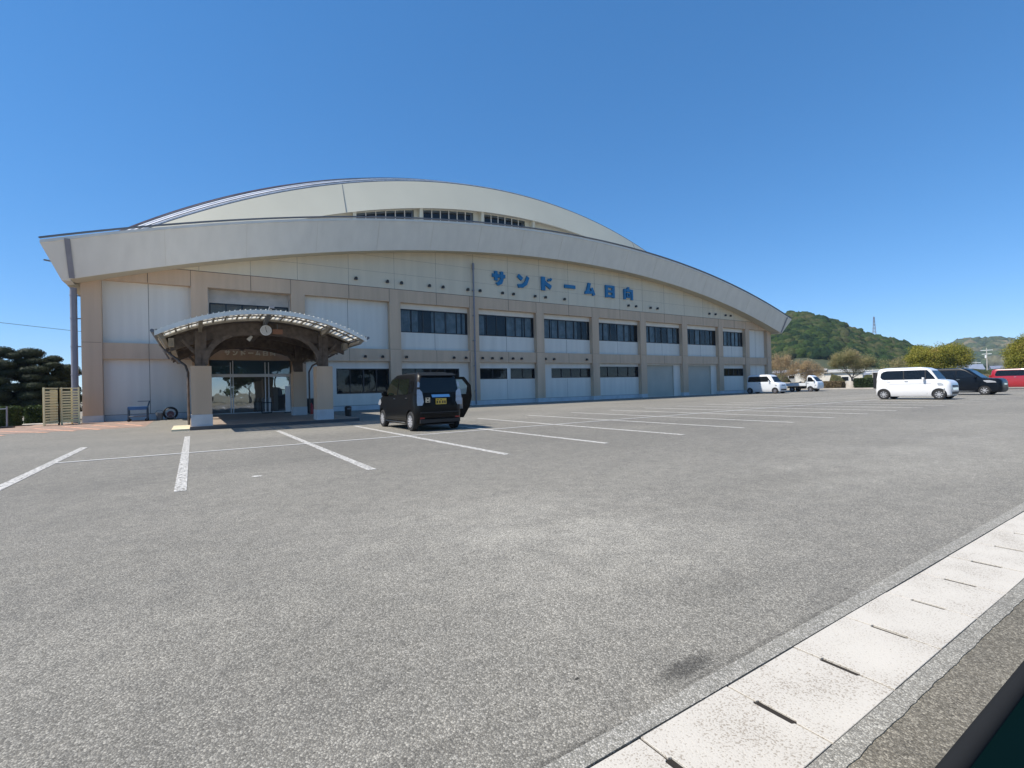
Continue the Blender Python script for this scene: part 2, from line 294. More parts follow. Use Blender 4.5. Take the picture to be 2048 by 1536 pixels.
# gutter: kerb strips with a row of lids
sheet('kerb', MT['curb'], -60, 68, 1.168, 1.243, 0.005, -0.1)
_m = MB(); _xs = [-60]+[-1+.02*i for i in range(500)]+[68]; _ys = [.722]+[.718+.006*noise.noise(Vector((x*9,0,0)))+.004*noise.noise(Vector((x*37,3,0)))+.004*noise.noise(Vector((x*3.1,5,0))) for x in _xs[1:-1]]+[.722]
_m.loft([[(x,y,.004),(x,.785,.004),(x,.785,-.05),(x,y,-.05)] for x, y in zip(_xs, _ys)]); struct(_m.build('kerb_strip', MT['curb2']))
sheet('gutter_bed', mat('gutter_dirt',(0.022,0.018,0.014),.95,var=.3,vscale=20), -60, 68, 0.785, 1.168, -0.004)
ORDW = ['lowest, cut by the bottom edge of the photo', 'second up from the bottom edge', 'third up from the bottom edge', 'fourth up from the bottom edge', 'fifth up from the bottom edge', 'sixth up from the bottom edge', 'seventh up from the bottom edge', 'eighth up from the bottom edge', 'ninth up from the bottom edge', 'tenth up from the bottom edge', 'eleventh up from the bottom edge', 'twelfth up from the bottom edge', 'thirteenth up from the bottom edge']
lid0 = None
for k in range(13):
    x0 = 0.745+0.4867*k+0.005
    if lid0 is None:
        # lid outline with hand slots cut in both short ends
        sl0, sl1 = 0.905, 1.052
        o2 = [(0.0,0.789),(0.4765,0.789),(0.4765,sl0),(0.466,sl0+.006),(0.466,sl1-.006),(0.4765,sl1),(0.4765,1.163),(0.0,1.163),(0.0,sl1),(0.012,sl1-.006),(0.012,sl0+.006),(0.0,sl0)]
        lo = MB().prism(o2, 'z', -0.08, 0.004).build('gutter_lid', MT['lid']); bm = bmesh.new(); bm.from_mesh(lo.data)
        bmesh.ops.bevel(bm, geom=[e for e in bm.edges if all(v.co.z > 0 for v in e.verts)], offset=0.0015, segments=1, affect='EDGES'); bm.to_mesh(lo.data); bm.free(); lid0 = lo
    else:
        lo = lid0.copy(); col.objects.link(lo)
    lo.location = (x0, 0, rnd.uniform(-0.0015, 0.0015)); lo.rotation_euler = (rnd.uniform(-.002,.002), rnd.uniform(-.004,.004), rnd.uniform(-.002,.002))
    tag(lo, 'pale speckled concrete gutter lid, '+ORDW[k] if k < 13 else 'pale speckled concrete gutter lid beyond the right edge of the photo', 'gutter lid', 'gutter lids along the kerb')
sheet('gutter_cover', MT['lid'], -60, 0.741, 0.789, 1.163, 0.004, -0.05); sheet('far_gutter_cover', MT['lid'], 0.745+0.4867*13, 68, 0.789, 1.163, 0.004, -0.05)

# ------------------------------------------------------------ sports hall
FY = 31.0; RY = 31.38
hall = empty('sports_hall', (25.7, FY, 0), 'large sports hall with arched white roof fascia and beige pier facade', 'building')
hall.location = (0, 0, 0)
CX = 25.8
def drop(dx, Rr): return Rr - math.sqrt(max(Rr*Rr-dx*dx, 0))
def ztop(x): return 13.0 - drop(x-CX, 106.5)
def zbot(x): return 11.15 - drop(x-CX, 106.5)
# back body
body = MB()
body.box(-4.35, 55.8, RY+0.6, 92, 0, 6.6)
body.build('wall', MT['beige'], hall)
# recessed white panels per bay  (x0,x1)
bays = [(-3.68,0.0),(0.76,4.9),(5.66,10.82),(11.56,16.72),(17.45,22.60),(23.34,28.44),(29.18,34.30),(35.04,40.18),(40.94,46.02),(46.76,50.88),(51.6,55.12)]
piers = [(-4.45,-3.68),(0.0,0.76),(4.9,5.66),(10.82,11.56),(16.72,17.45),(22.60,23.34),(28.44,29.18),(34.30,35.04),(40.18,40.94),(46.02,46.76),(50.88,51.6),(55.12,55.9)]
def mk_pier(a, b):
    pb = MB(); pb.box(a, b, FY, RY+0.3, 0.32, 7.0); pb.box(a-.012, b+.012, FY-0.02, RY+0.2, 0.0, 0.32, 1); pb.box(a+.02, b-.02, FY-.003, FY+.05, 3.885, 3.90, 2)
    return pb.build('pier', [MT['beige'], MT['skirt'], MT['joint']], hall)
for a, b in piers: mk_pier(a, b)
bm_ = MB(); bm_.box(-4.45, 55.9, FY+0.003, RY+0.35, 7.0, 7.83)
bm_.box(-4.45, 55.9, FY-0.004, FY+.1, 7.822, 7.85, 1)
for a, b in bays:
    xm = (a+b)/2; bm_.box(xm-.012, xm+.012, FY-.004, FY+.05, 7.0, 7.82, 1)
for a, b in piers: bm_.box(a-.01, a+.01, FY-.004, FY+.05, 7.0, 7.82, 1)
bm_.build('upper_beam', [MT['beige'], MT['joint']], hall)
mb2 = MB()
for i, (a, b) in enumerate(bays):
    mb2.box(a, b, FY+0.12, RY+0.3, 3.1, 3.9)
    if i in (1,): continue
    xm = (a+b)/2; mb2.box(xm-.01, xm+.01, FY+0.116, FY+.2, 3.1, 3.9, 1)
mb2.build('floor_beam', [MT['beige'], MT['joint']], hall)
# upper siding up to the curved fascia, with joints following
us = MB(); n = 60; xs = [-4.45 + (55.9+4.45)*i/n for i in range(n+1)]
us.loft([[(x,FY+0.006,7.85),(x,FY+0.006,zbot(x)+0.9),(x,FY+0.5,zbot(x)+0.9),(x,FY+0.5,7.85)] for x in xs])
us.build('upper_siding', MT['cream'], hall)
jt = MB()
for a, b in bays[1:-1]:
    for xx in (a-0.38, (a+b)/2):
        top = zbot(xx)+0.3
        if top > 8.0: jt.box(xx-.006, xx+.006, FY+0.001, FY+.02, 7.86, top)
for zz in (8.85, 9.85, 10.75):
    half = math.sqrt(max(0, 106.5**2-(106.5-(11.15-zz+0.1))**2)); jt.box(CX-half, CX+half, FY+0.002, FY+.02, zz-.004, zz+.004)
jt.build('siding_joint', MT['joint'], hall)['kind'] = 'stuff'
# wall infill panels and openings
def wall_with_holes(mb, x0, x1, z0, z1, holes, mi=0, y0=RY, y1=RY+0.12):
    # holes sorted, non overlapping in x, all inside
    cur = x0
    for (a, b, c, d) in sorted(holes):
        if a > cur+1e-4: mb.box(cur, a, y0, y1, z0, z1, mi)
        if c > z0+1e-4: mb.box(a, b, y0, y1, z0, c, mi)
        if d < z1-1e-4: mb.box(a, b, y0, y1, d, z1, mi)
        cur = b
    if cur < x1-1e-4: mb.box(cur, x1, y0, y1, z0, z1, mi)
def window(x0, x1, z0, z1, nm, glass='wglass', curtain=True, fr='frame', y=RY, parent=hall, name='window'):
    f = MB(); t = 0.055; yo = y-0.012
    f.box(x0, x1, yo, y+.09, z0, z0+t); f.box(x0, x1, yo, y+.09, z1-t, z1)
    f.box(x0, x0+t, yo+.001, y+.089, z0+t, z1-t); f.box(x1-t, x1, yo+.001, y+.089, z0+t, z1-t)
    for i in range(1, nm):
        xm = x0+(x1-x0)*i/nm; wd = 0.045 if i % 2 == 0 else 0.022
        f.box(xm-wd, xm+wd, yo+.004, y+.085, z0+t, z1-t)
    fo = f.build(name, MT[fr], parent)
    p = MB()
    for i in range(nm):
        a = x0+(x1-x0)*i/nm; b = x0+(x1-x0)*(i+1)/nm; off = 0.03 if i % 2 else 0.05
        ty = rnd.uniform(-.006, .006)
        p.add([(a+.02,y+off,z0+.03),(b-.02,y+off+ty,z0+.03),(b-.02,y+off+ty,z1-.03),(a+.02,y+off,z1-.03)], [(0,1,2,3)])
    p.build('pane', MT[glass], fo)
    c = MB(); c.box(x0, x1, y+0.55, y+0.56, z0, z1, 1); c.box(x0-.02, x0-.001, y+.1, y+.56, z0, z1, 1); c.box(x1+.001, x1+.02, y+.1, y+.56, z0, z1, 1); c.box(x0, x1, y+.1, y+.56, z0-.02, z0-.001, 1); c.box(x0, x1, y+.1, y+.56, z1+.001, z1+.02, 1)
    if curtain:
        xx = x0+.03
        while xx < x1-.1:
            ww = rnd.uniform(0.25, 1.1)
            if rnd.random() < 0.7:
                q = xx
                while q < min(xx+ww, x1-.05):
                    d = rnd.uniform(0, .03); c.box(q, q+.055, y+0.2+d, y+0.23+d, z0, z1, 0); q += .06
            xx += ww + rnd.uniform(0, .25)
    else:
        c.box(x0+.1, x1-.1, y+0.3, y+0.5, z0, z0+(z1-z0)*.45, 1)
    c.build('curtain' if curtain else 'interior', [MT['curtain'], MT['dark']], fo)
    return fo
k_ = RY/31.0
def rc(x): return x*k_
def rz(z): return 1.18+(z-1.18)*k_
WINS = []
pj = MB()
for i, (a, b) in enumerate(bays):
    pan = MB(); lin = MB(); sk = MB()
    up = []; lo_ = []
    if 3 <= i <= 9:
        up = [(a+0.02, b-0.02, rz(5.03), rz(6.57))]
    if i == 2: lo_ = [(rc(7.38), rc(10.69), rz(1.06), rz(2.62))]
    if i == 3: lo_ = [(a+.02, rc(15.76), rz(1.88), rz(2.63))]
    if i == 4: lo_ = [(a+.03, rc(19.77), rz(1.86), rz(2.65)), (rc(20.08), b-.02, rz(1.86), rz(2.65))]
    if i == 5: lo_ = [(rc(23.96), b-.02, rz(1.89), rz(2.66))]
    if i == 6: lo_ = [(a+.02, b-.02, rz(1.88), rz(2.82))]
    if i == 9: lo_ = [(rc(47.03)-.3, b-.05, rz(1.86), rz(2.67))]
    if i == 1: continue
    if i in (7, 8):
        d = rc({7: 38.75, 8: 44.55}[i]); sh = [(a+.04, d, 0.02, rz(2.95))]
        wall_with_holes(pan, a, b, 3.9, 7.0, up); wall_with_holes(pan, a, b, 0.0, 3.1, sh)
        MB().box(a, b, RY-.09, RY-.002, rz(2.96), rz(3.05)).build('shutter_lintel', MT['lintel'], hall)
        s = MB(); zz = 0.02
        while zz < rz(2.95)-.02:
            s.add([(a+.05,RY+.10,zz),(d-.01,RY+.10,zz),(d-.01,RY+.075,zz+.045),(a+.05,RY+.075,zz+.045),(d-.01,RY+.10,zz+.09),(a+.05,RY+.10,zz+.09)], [(0,1,2,3),(3,2,4,5)]); zz += .09
        s.box(a+.04, a+.1, RY+.02, RY+.13, .02, rz(2.94)); s.box(d-.07, d-.002, RY+.02, RY+.13, .02, rz(2.94))
        s.build('roller_shutter', MT['shutter'], hall, smooth=None)
    else:
        wall_with_holes(pan, a, b, 3.9, 7.0, up); wall_with_holes(pan, a, b, 0.30, 3.1, lo_)
        sk.box(a, b, RY-.012, RY+.1, 0, .30); sk.box(a, b, RY-.016, RY-.002, 0.30, 0.32, 1)
    if up:
        lin.box(a, b, RY-.03, RY-.003, rz(6.60), 7.0); WINS.append((*up[0], 6))
        xm = (a+b)/2; pj.box(xm-.01, xm+.01, RY-.004, RY+.01, 3.9, rz(5.0))
    else:
        xm = (a+b)/2; pj.box(xm-.01, xm+.01, RY-.004, RY+.01, 3.9, 7.0)
    if not lo_ and i not in (7, 8):
        xm = (a+b)/2; pj.box(xm-.01, xm+.01, RY-.004, RY+.01, .32, 3.1)
    elif i in (4, 5, 3):
        xm = (a+b)/2; pj.box(xm-.008, xm+.008, RY-.004, RY+.01, .32, rz(1.8))
    for q in lo_:
        WINS.append((*q, 4 if q[1]-q[0] > 3 else 2))
        if i == 6: MB().box(q[0], q[1], RY-.05, RY-.002, q[3], q[3]+.1).build('window_hood', MT['lintel'], hall)
    pan.build('wall_panel', MT['panel'], hall)
    if lin.v: lin.build('lintel', MT['lintel'], hall)
    if sk.v: sk.build('skirting', [MT['skirt'], MT['joint']], hall)
pj.build('panel_joint', MT['joint'], hall)['kind'] = 'stuff'
for q in WINS: window(*q[:4], q[4], curtain=q[3] > 4)
# entrance bay
eb = MB(); ey = RY+0.25
eb.box(.76, 4.9, ey, ey+.1, 6.28, 7.0); eb.box(.76, 4.9, ey, ey+.1, 3.9, 4.4)
eb.box(.76, .82, RY, ey, 3.9, 7.0); eb.box(4.84, 4.9, RY, ey, 3.9, 7.0)
eb.build('entrance_wall', MT['conc'], hall)  # concrete tone in place of cream puts the recess shade into the colour
window(.84, 4.82, 4.4, 6.28, 5, y=ey, curtain=False, name='window')
df = MB()
zt = 2.16; y0 = RY+.1
df.box(.8, 4.88, y0-.03, y0+.06, zt, zt+.17); df.box(.8, 4.88, y0-.01, y0+.05, 0.12, 0.16)
for xx, zh in ((1.78,2.98),(1.90,3.08),(3.52,3.0),(3.70,3.0)):
    df.box(xx-.022, xx+.022, y0-.035, y0+.055, 0.16, zt-.001); df.box(xx-.022, xx+.022, y0-.035, y0+.055, zt+.171, zh)
df.box(.8, .86, y0-.03, y0+.06, .16, zt-.001); df.box(4.8, 4.88, y0-.03, y0+.06, .16, zt-.001)
dfo = df.build('entrance_door', MT['alu'], hall)
MB().add([(.86,y0+.02,.16),(4.8,y0+.02,.16),(4.8,y0+.02,zt),(.86,y0+.02,zt)], [(0,1,2,3)]).build('door_pane', MT['dglass'], dfo)
MB().add([(.8,y0+.02,zt+.17),(4.88,y0+.02,zt+.17),(4.88,y0+.02,3.1),(.8,y0+.02,3.1)], [(0,1,2,3)]).build('transom_pane', MT['bglass'], dfo)
it = MB(); it.box(.8,4.88,RY+3.0,RY+3.1,0,3.1,0); it.box(1.0,1.9,RY+1.2,RY+1.6,.1,1.4,1); it.box(2.2,3.1,RY+2.0,RY+2.3,.1,1.1,1); it.box(3.4,3.7,RY+1.0,RY+1.2,.1,1.5,1)
it.box(2.4,3.4,RY+2.9,RY+2.98,1.0,1.9,2)
it.build('lobby', [MT['dark'], MT['wood2'], MT['curtain']], dfo)
# vents
def vent(x, z, r=0.085, y=FY):
    v = MB(); v.tube([(x,y-.002,z),(x,y-.10,z),(x,y-.16,z-.02)], [r*.9, r, r*1.05], 10); v.box(x-r, x+r, y-.165, y-.003, z-r*1.35, z-r*.4)
    v.build('vent_hood', MT['frame'], hall, smooth=40)
for x in (8.67,10.69,11.64,13.62,14.63,16.58,17.57,19.49,20.47,22.48,23.5,25.43,32.77,33.73,35.65,36.61,44.45,45.5,47.22,48.11): vent(x, 8.30)
for x in (9.19,10.31,11.92,15.42,16.37,17.72,18.55,19.35,20.37,21.15,23.45,24.3,27.77): vent(x, 3.42, 0.075, FY+.12)
# drainpipes
d = MB(); d.tube([(17.0,FY-.15,0.05),(17.0,FY-.15,10.2)], 0.06, 10); d.tube([(17.0,FY-.15,9.7),(17.0,FY-.15,10.15)], .085, 10)
for z in (1,2.8,4.6,6.4,8.2): d.box(16.92, 17.08, FY-.16, FY+.0, z, z+.05)
d.build('drainpipe', MT['pipe'], hall, smooth=40)
d = MB(); d.tube([(-4.72,FY+.12,0.0),(-4.72,FY+.12,6.5)], 0.135, 14)
for z in (.9,2.3,3.65,5.0,6.1): d.tube([(-4.72,FY+.12,z),(-4.72,FY+.12,z+.05)], .15, 14); d.box(-4.72, -4.4, FY+.10, FY+.14, z, z+.05)
d.build('drainpipe', MT['pipe'], hall, smooth=40)
# lower fascia (flares outward at the top) with side returns
fa = MB(); rings = []; n = 72
XT0, XT1 = -5.53, 57.15; XB0, XB1 = -4.95, 56.45
for i in range(n+1):
    t = i/n; xt = XT0+(XT1-XT0)*t; xb = XB0+(XB1-XB0)*t
    zt_ = 12.92-drop(xt-CX, 106.5); zb = 11.15-drop(xb-CX, 106.5)
    rings.append([(xb,30.02,zb),(xt,29.30,zt_-.14),(xt,29.26,zt_-.135),(xt,29.26,zt_),(xt,29.55,zt_+.02),(xb,30.25,zb+.05)])
fa.loft(rings)
for side, xt, xb in ((-1, XT0, XB0), (1, XT1, XB1)):
    zt_ = 12.92-drop(xt-CX, 106.5); zb = 11.15-drop(xb-CX, 106.5)
    q = [[(xb,30.02 if y < 31 else y,zb),(xt,y,zt_-.14),(xt,y,zt_),(xt-side*.3,y,zt_),(xb-side*.3,30.2 if y < 31 else y,zb+.03)] for y in (29.3, 93)]
    fa.loft(q)
fa.build('roof_fascia', MT['fascia'], hall, smooth=30)
# seams on the fascia: thin vertical lips, end gutter
se = MB()
for i in (1, 71):
    t = i/72*1.0; t = 0.0145 if i == 1 else 0.9855
    xt = XT0+(XT1-XT0)*t; xb = XB0+(XB1-XB0)*t; zt_ = 12.92-drop(xt-CX,106.5); zb = 11.15-drop(xb-CX,106.5)
    xq = -4.62 if i == 1 else 56.3
    zt_ = 12.92-drop(xq-CX,106.5); zb = 11.15-drop(xq-CX,106.5); se.bar((xq,29.25,zt_-.1),(xq+(.03 if i == 1 else -.03),29.98,zb+.03),0.2,0.03,(0,1,0))
tr = [[(x,29.22,ztop(x)-.01),(x,29.22,ztop(x)+.05),(x,29.5,ztop(x)+.07),(x,29.5,ztop(x)+.03)] for x in [XT0-.03+(XT1-XT0+.06)*i/72 for i in range(73)]]
se.loft(tr, mi=1)
for q in range(1,17):
    xq = -4.62+61*q/17; se.bar((xq,29.285,12.92-drop(xq-CX,106.5)-.14),(xq,30.005,11.15-drop(xq-CX,106.5)+.02),.006,.006,(0,1,0),2)
se.bar((-5.6,30.3,7.55),(-5.25,30.3,7.5),.08,.06,mi=1)
se.build('fascia_trim', [MT['pipe'], MT['trimd'], MT['soffit']], hall)
sf = MB(); rg = []
for i in range(73):
    t = i/72; xb = XB0+(XB1-XB0)*t; xw = -4.5+(60.45)*t
    zb = 11.15-drop(xb-CX,106.5)
    rg.append([(xb,30.06,zb+.03),(xw,31.1,zb+.10),(xw,31.1,zb+.14),(xb,30.06,zb+.07)])
sf.loft(rg)
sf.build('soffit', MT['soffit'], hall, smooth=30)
sf = MB()
for s_, xw, xb in ((-1,-4.4,XB0),(1,55.85,XB1)):
    zb = 11.15-drop(xb-CX,106.5); sf.box(min(xw,xb), max(xw,xb), 31.12, 92, zb-.02, zb+.1)
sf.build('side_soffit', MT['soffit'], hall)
# lower roof surface
lr = MB(); nx = 60; ys = [29.5, 32, 35, 38, 92]; zo = [0.02, .5, 1.0, 1.4, 1.4]
g = [[(XT0+.05+(XT1-XT0-.1)*i/nx, y, 12.92-drop(XT0+.05+(XT1-XT0-.1)*i/nx-CX,106.5)+o*(1-(abs(i/nx-.5)*2)**2)-.02) for i in range(nx+1)] for y, o in zip(ys, zo)]
lr.loft(g, closed=False, caps=False)
lr.build('lower_roof', MT['roof'], hall, smooth=40)
# upper volume
R2 = 54.6; PK = 19.6
def zu(x): return PK-drop(x-CX, R2)
def zub(x): return 16.98-drop(x-CX, 56.0)
uw = MB(); xs = [CX-27+54*i/60 for i in range(61)]
CW = [(10.8,15.6),(16.4,21.2),(22.3,26.8)]
pts = sorted(set([CX-24+48*i/60 for i in range(61)]+[q for c in CW for q in c]))
for a, b in zip(pts[:-1], pts[1:]):
    inw = any(c[0]-1e-6 <= a and b <= c[1]+1e-6 for c in CW)
    zt0, zt1 = zub(a)+.22, zub(b)+.22
    def seg(lo0, lo1, hi0, hi1):
        uw.add([(a,38.2,lo0),(b,38.2,lo1),(b,38.2,hi1),(a,38.2,hi0),(a,38.4,lo0),(b,38.4,lo1),(b,38.4,hi1),(a,38.4,hi0)], [(0,1,2,3),(7,6,5,4),(0,4,5,1),(3,2,6,7),(0,3,7,4),(1,5,6,2)])
    if not inw: seg(10, 10, zt0, zt1)
    else: seg(10, 10, zt0-2.0, zt1-2.0); seg(zt0-.16, zt1-.16, zt0, zt1)
uw.build('clerestory_wall', MT['upper'], hall)
for a, b in CW:
    f = MB(); p = MB(); nn = 6
    for i in range(nn):
        xa, xb_ = a+(b-a)*i/nn, a+(b-a)*(i+1)/nn; za, zb = zub(xa)+.06, zub(xb_)+.06
        f.add([(xa-.03,38.21,za-1.6),(xa+.03,38.21,za-1.6),(xa+.03,38.21,za),(xa-.03,38.21,za),(xa-.03,38.29,za-1.6),(xa+.03,38.29,za-1.6),(xa+.03,38.29,za),(xa-.03,38.29,za)], [(0,1,2,3),(0,3,7,4),(1,5,6,2)])
        p.add([(xa,38.26,za-1.6),(xb_,38.26,zb-1.6),(xb_,38.26,zb),(xa,38.26,za)], [(0,1,2,3)])
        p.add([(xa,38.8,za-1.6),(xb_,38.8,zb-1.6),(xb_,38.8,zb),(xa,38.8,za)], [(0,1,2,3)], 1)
    fo = f.build('clerestory_window', MT['lintel'], hall); p.build('pane', [MT['wglass'], MT['dark']], fo)
for x in (10.6, 16.05, 21.9, 27.5):
    z0 = zub(x); fi = MB()
    fi.add([(x-.13,37.7,z0+.08),(x+.13,37.7,z0+.08),(x+.13,38.2,z0+.03),(x-.13,38.2,z0+.12),(x-.13,38.0,z0-1.9),(x+.13,38.0,z0-1.9),(x+.13,38.2,z0-1.9),(x-.13,38.2,z0-1.9)],
           [(0,1,2,3),(7,6,5,4),(0,4,5,1),(1,5,6,2),(2,6,7,3),(3,7,4,0)])
    fi.build('clerestory_fin', MT['upper'], hall)
uf = MB(); rg = []
for i in range(81):
    x = CX-30.5+61*i/80
    rg.append([(x,37.5,zub(x)),(x,38.6,zu(x)),(x,38.85,zu(x)-.03),(x,37.8,zub(x)+.06)])
uf.loft(rg)
uf.build('upper_fascia', MT['upper'], hall, smooth=30)
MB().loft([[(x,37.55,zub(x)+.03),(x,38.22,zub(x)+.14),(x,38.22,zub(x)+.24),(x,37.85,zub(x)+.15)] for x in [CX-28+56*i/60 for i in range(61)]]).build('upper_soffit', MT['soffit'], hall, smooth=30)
jj = MB()
for x in (9.9, 41.7): jj.bar((x,37.48,zub(x)+.02),(x+.02,38.58,zu(x)-.02),.025,.02,(0,1,0))
jj.build('fascia_seam', MT['trimd'], hall)
HS, HD = 0.47, 24.0
def zroof(x, y):
    u = max(0.0, min(1.0, (y-38.7)/HD))
    return zu(x)+HS*HD/2*(1-(1-u)**2)
ur = MB(); ys = [38.8+24*(i/26.0) for i in range(27)]+[64, 90]
g = [[(CX-31+62*i/80, y, zroof(CX-31+62*i/80, y)+.03) for i in range(81)] for y in ys]
ur.loft(g, closed=False, caps=False)
ur.build('upper_roof', MT['roof'], hall, smooth=40)
rs = MB()
for yy, hh, mi in ((38.62,.07,1),(38.95,.15,0),(40.0,.10,1),(41.2,.10,0),(42.6,.12,1),(44.4,.10,2),(46.4,.10,1),(49,.10,0),(52,.12,1)):
    rs.loft([[(x,yy,zroof(x,yy)+.0),(x,yy,zroof(x,yy)+hh),(x,yy+.14,zroof(x,yy)+hh),(x,yy+.14,zroof(x,yy))] for x in [CX-31+62*i/80 for i in range(81)]], mi=mi)
rs.build('roof_seam', [MT['seam'], MT['trimd'], mat('rusty_seam',(0.30,0.17,0.15),.7,var=.2)], hall)

# wall lettering
GL = {
 'sa': [[(0,.56),(1,.56),(1,.80),(0,.80)], [(.17,.34),(.40,.34),(.40,1),(.17,1)], [(.62,1),(.85,1),(.85,.42),(.74,.14),(.45,-.02),(.26,.16),(.50,.30),(.62,.46)]],
 'n': [[(.0,.78),(.14,1.0),(.47,.74),(.33,.52)], [(.02,.24),(.10,0),(.48,.04),(.80,.28),(1,.78),(.80,.92),(.62,.50),(.38,.28)]],
 'do': [[(.05,0),(.38,0),(.38,1.02),(.05,1.02)], [(.38,.74),(.95,.40),(.82,.13),(.38,.42)], [(.60,.80),(.68,.70),(.78,.84),(.70,.94)], [(.80,.84),(.88,.74),(1.0,.90),(.90,.99)]],
 'bar': [[(0,.38),(1,.38),(1,.64),(0,.64)]],
 'mu': [[(.33,1.0),(.60,.97),(.42,.32),(.14,.32)], [(0,.08),(.78,.16),(.78,.40),(.04,.33)], [(.58,.56),(.76,.66),(1.02,.10),(.80,-.02)]],
 'hi': [[(.02,0),(.27,0),(.27,1),(.02,1)], [(.73,0),(.98,0),(.98,1),(.73,1)], [(.27,.82),(.73,.82),(.73,1),(.27,1)], [(.27,.42),(.73,.42),(.73,.60),(.27,.60)], [(.27,.03),(.73,.03),(.73,.2),(.27,.2)]],
 'mukai': [[(0,0),(.2,0),(.2,.86),(0,.86)], [(.8,-.02),(1,-.02),(1,.86),(.8,.86)], [(.2,.66),(.8,.66),(.8,.86),(.2,.86)], [(.32,.86),(.58,.86),(.62,1.04),(.42,1.06)],
           [(.30,.16),(.41,.16),(.41,.56),(.30,.56)], [(.59,.16),(.70,.16),(.70,.56),(.59,.56)], [(.41,.44),(.59,.44),(.59,.56),(.41,.56)], [(.41,.16),(.59,.16),(.59,.27),(.41,.27)]],
}
ORD = ['sa','n','do','bar','mu','hi','mukai']
def lettering(obname, label, xs_, z0, w_, h_, yface, dep, m):
    e = empty(obname, (xs_[0], yface, z0), label, 'sign'); base = e.location.copy()
    for nm, x in zip(ORD, xs_):
        mb = MB()
        for j, poly in enumerate(GL[nm]):
            mb.prism([(p[0]*w_+x-base.x, p[1]*h_) for p in poly], 'y', -dep-0.0025*j, 0.0)
        mb.build('letter', m, e)
lettering('wall_sign', 'row of big blue raised characters high on the cream upper wall', [18.62,20.83,23.05,25.45,27.62,29.95,32.2], 8.80, 1.12, 1.05, FY+.005, .14, MT['blue'])
lettering('entrance_sign', 'small gold characters on the beam above the entrance doors', [1.5,1.88,2.26,2.64,3.0,3.38,3.76], 3.36, .26, .26, FY+.117, .04, MT['gold'])

# ------------------------------------------------------------ entrance canopy
cp = empty('entrance_canopy', (2.3, 20.0, 0), 'arched timber entrance canopy on four beige pillars before the hall doors', 'canopy'); cp.location = (0,0,0)
CC = 2.27; RC = 6.6
def zc(x, pk=4.0): return pk-drop(x-CC, RC)
def arcbar(mb, y0, y1, pk, th, x0, x1, n=30, mi=0, Rr=None):
    Rr = Rr or RC
    mb.loft([[(x,y0,pk-drop(x-CC,Rr)-th),(x,y0,pk-drop(x-CC,Rr)),(x,y1,pk-drop(x-CC,Rr)),(x,y1,pk-drop(x-CC,Rr)-th)] for x in [x0+(x1-x0)*i/n for i in range(n+1)]], mi=mi)
CYF = 18.35
m_ = MB(); arcbar(m_, CYF-.04, CYF+.03, 4.01, .14, -.95, 5.49)
for i in range(12):
    x = -0.75+i*0.54; z = zc(x, 4.015); m_.box(x-.006, x+.006, CYF-.05, CYF-.038, z-.14, z)
m_.build('front_trim', MT['offw'], cp)
m_ = MB(); arcbar(m_, CYF+.03, 20.2, 3.99, .012, -.95, 5.49); m_.build('translucent_panel', MT['sheet'], cp, smooth=30)
m_ = MB(); arcbar(m_, 20.2, 30.9, 4.01, .06, -.95, 5.49)
m_.build('canopy_roof', MT['offw'], cp)
for i in range(43):
    x = -0.93+i*0.1525; z = zc(x, 4.01); MB().bar((x,CYF-.06,z+.01),(x,30.9,z+.01),.03,.03).build('roof_rib', MT['offw'], cp)
for y, pk, th in ((18.39,3.94,.05),(19.18,3.95,.035),(20.05,3.93,.07)):
    m_ = MB(); arcbar(m_, y, y+(.2 if y < 19 else .14), pk, th, -.9, 5.44); m_.build('arched_rib', MT['wood2'], cp, smooth=30)
for i in range(18):
    x = -0.80+i*0.36
    z = zc(x, 3.955); MB().bar((x,18.5,z),(x,20.3,z),.05,.03).build('purlin', MT['wood2'], cp)
for y in (20.32, 25.55): m_ = MB(); arcbar(m_, y, y+.22, 3.83, .46, -.62, 5.16, Rr=6.6); m_.build('arch_beam', MT['wood'], cp, smooth=30)
for y in (22.1, 23.8, 27.5, 29.4): m_ = MB(); arcbar(m_, y, y+.14, 3.88, .3, -.8, 5.34); m_.build('ceiling_joist', MT['wood'], cp, smooth=30)
m_ = MB(); arcbar(m_, 20.6, 30.9, 3.93, .02, -.9, 5.44); m_.build('ceiling_board', MT['wood'], cp, smooth=30)
for s in (-1, 1):
    x = CC+s*3.2; m_ = MB()
    m_.loft([[(x-s*.25,18.5,2.98),(x-s*.15,18.5,2.95),(x+s*.06,18.3,3.2),(x-s*.04,18.3,3.24)], [(x-s*.25,30.9,2.98),(x-s*.15,30.9,2.95),(x+s*.06,30.9,3.2),(x-s*.04,30.9,3.24)]])
    m_.build('eaves_board', MT['wood2'], cp)
    x = CC+s*2.85; MB().box(x-.08, x+.08, 19.9, 30.9, 2.85, 3.12).build('eaves_beam', MT['wood2'], cp)
MB().box(CC-.07, CC+.11, 20.25, 30.9, 3.60, 3.9).build('ridge_beam', MT['wood'], cp)
MB().loft([[(CC-.05,CYF-.14,4.06),(CC+.09,CYF-.14,4.06),(CC+.09,20.3,3.72),(CC-.05,20.3,3.72)], [(CC-.05,CYF-.1,4.14),(CC+.09,CYF-.1,4.14),(CC+.09,20.4,3.86),(CC-.05,20.4,3.86)]]).build('ridge_cap', MT['trimd'], cp)
for xx in (.25, 4.3): MB().loft([[(xx-.06,18.6,zc(xx)-.14),(xx+.06,18.6,zc(xx)-.14),(xx+.06,20.35,zc(xx)-.34),(xx-.06,20.35,zc(xx)-.34)], [(xx-.06,18.6,zc(xx)-.06),(xx+.06,18.6,zc(xx)-.06),(xx+.06,20.35,zc(xx)-.08),(xx-.06,20.35,zc(xx)-.08)]]).build('bracket_arm', MT['wood2'], cp)
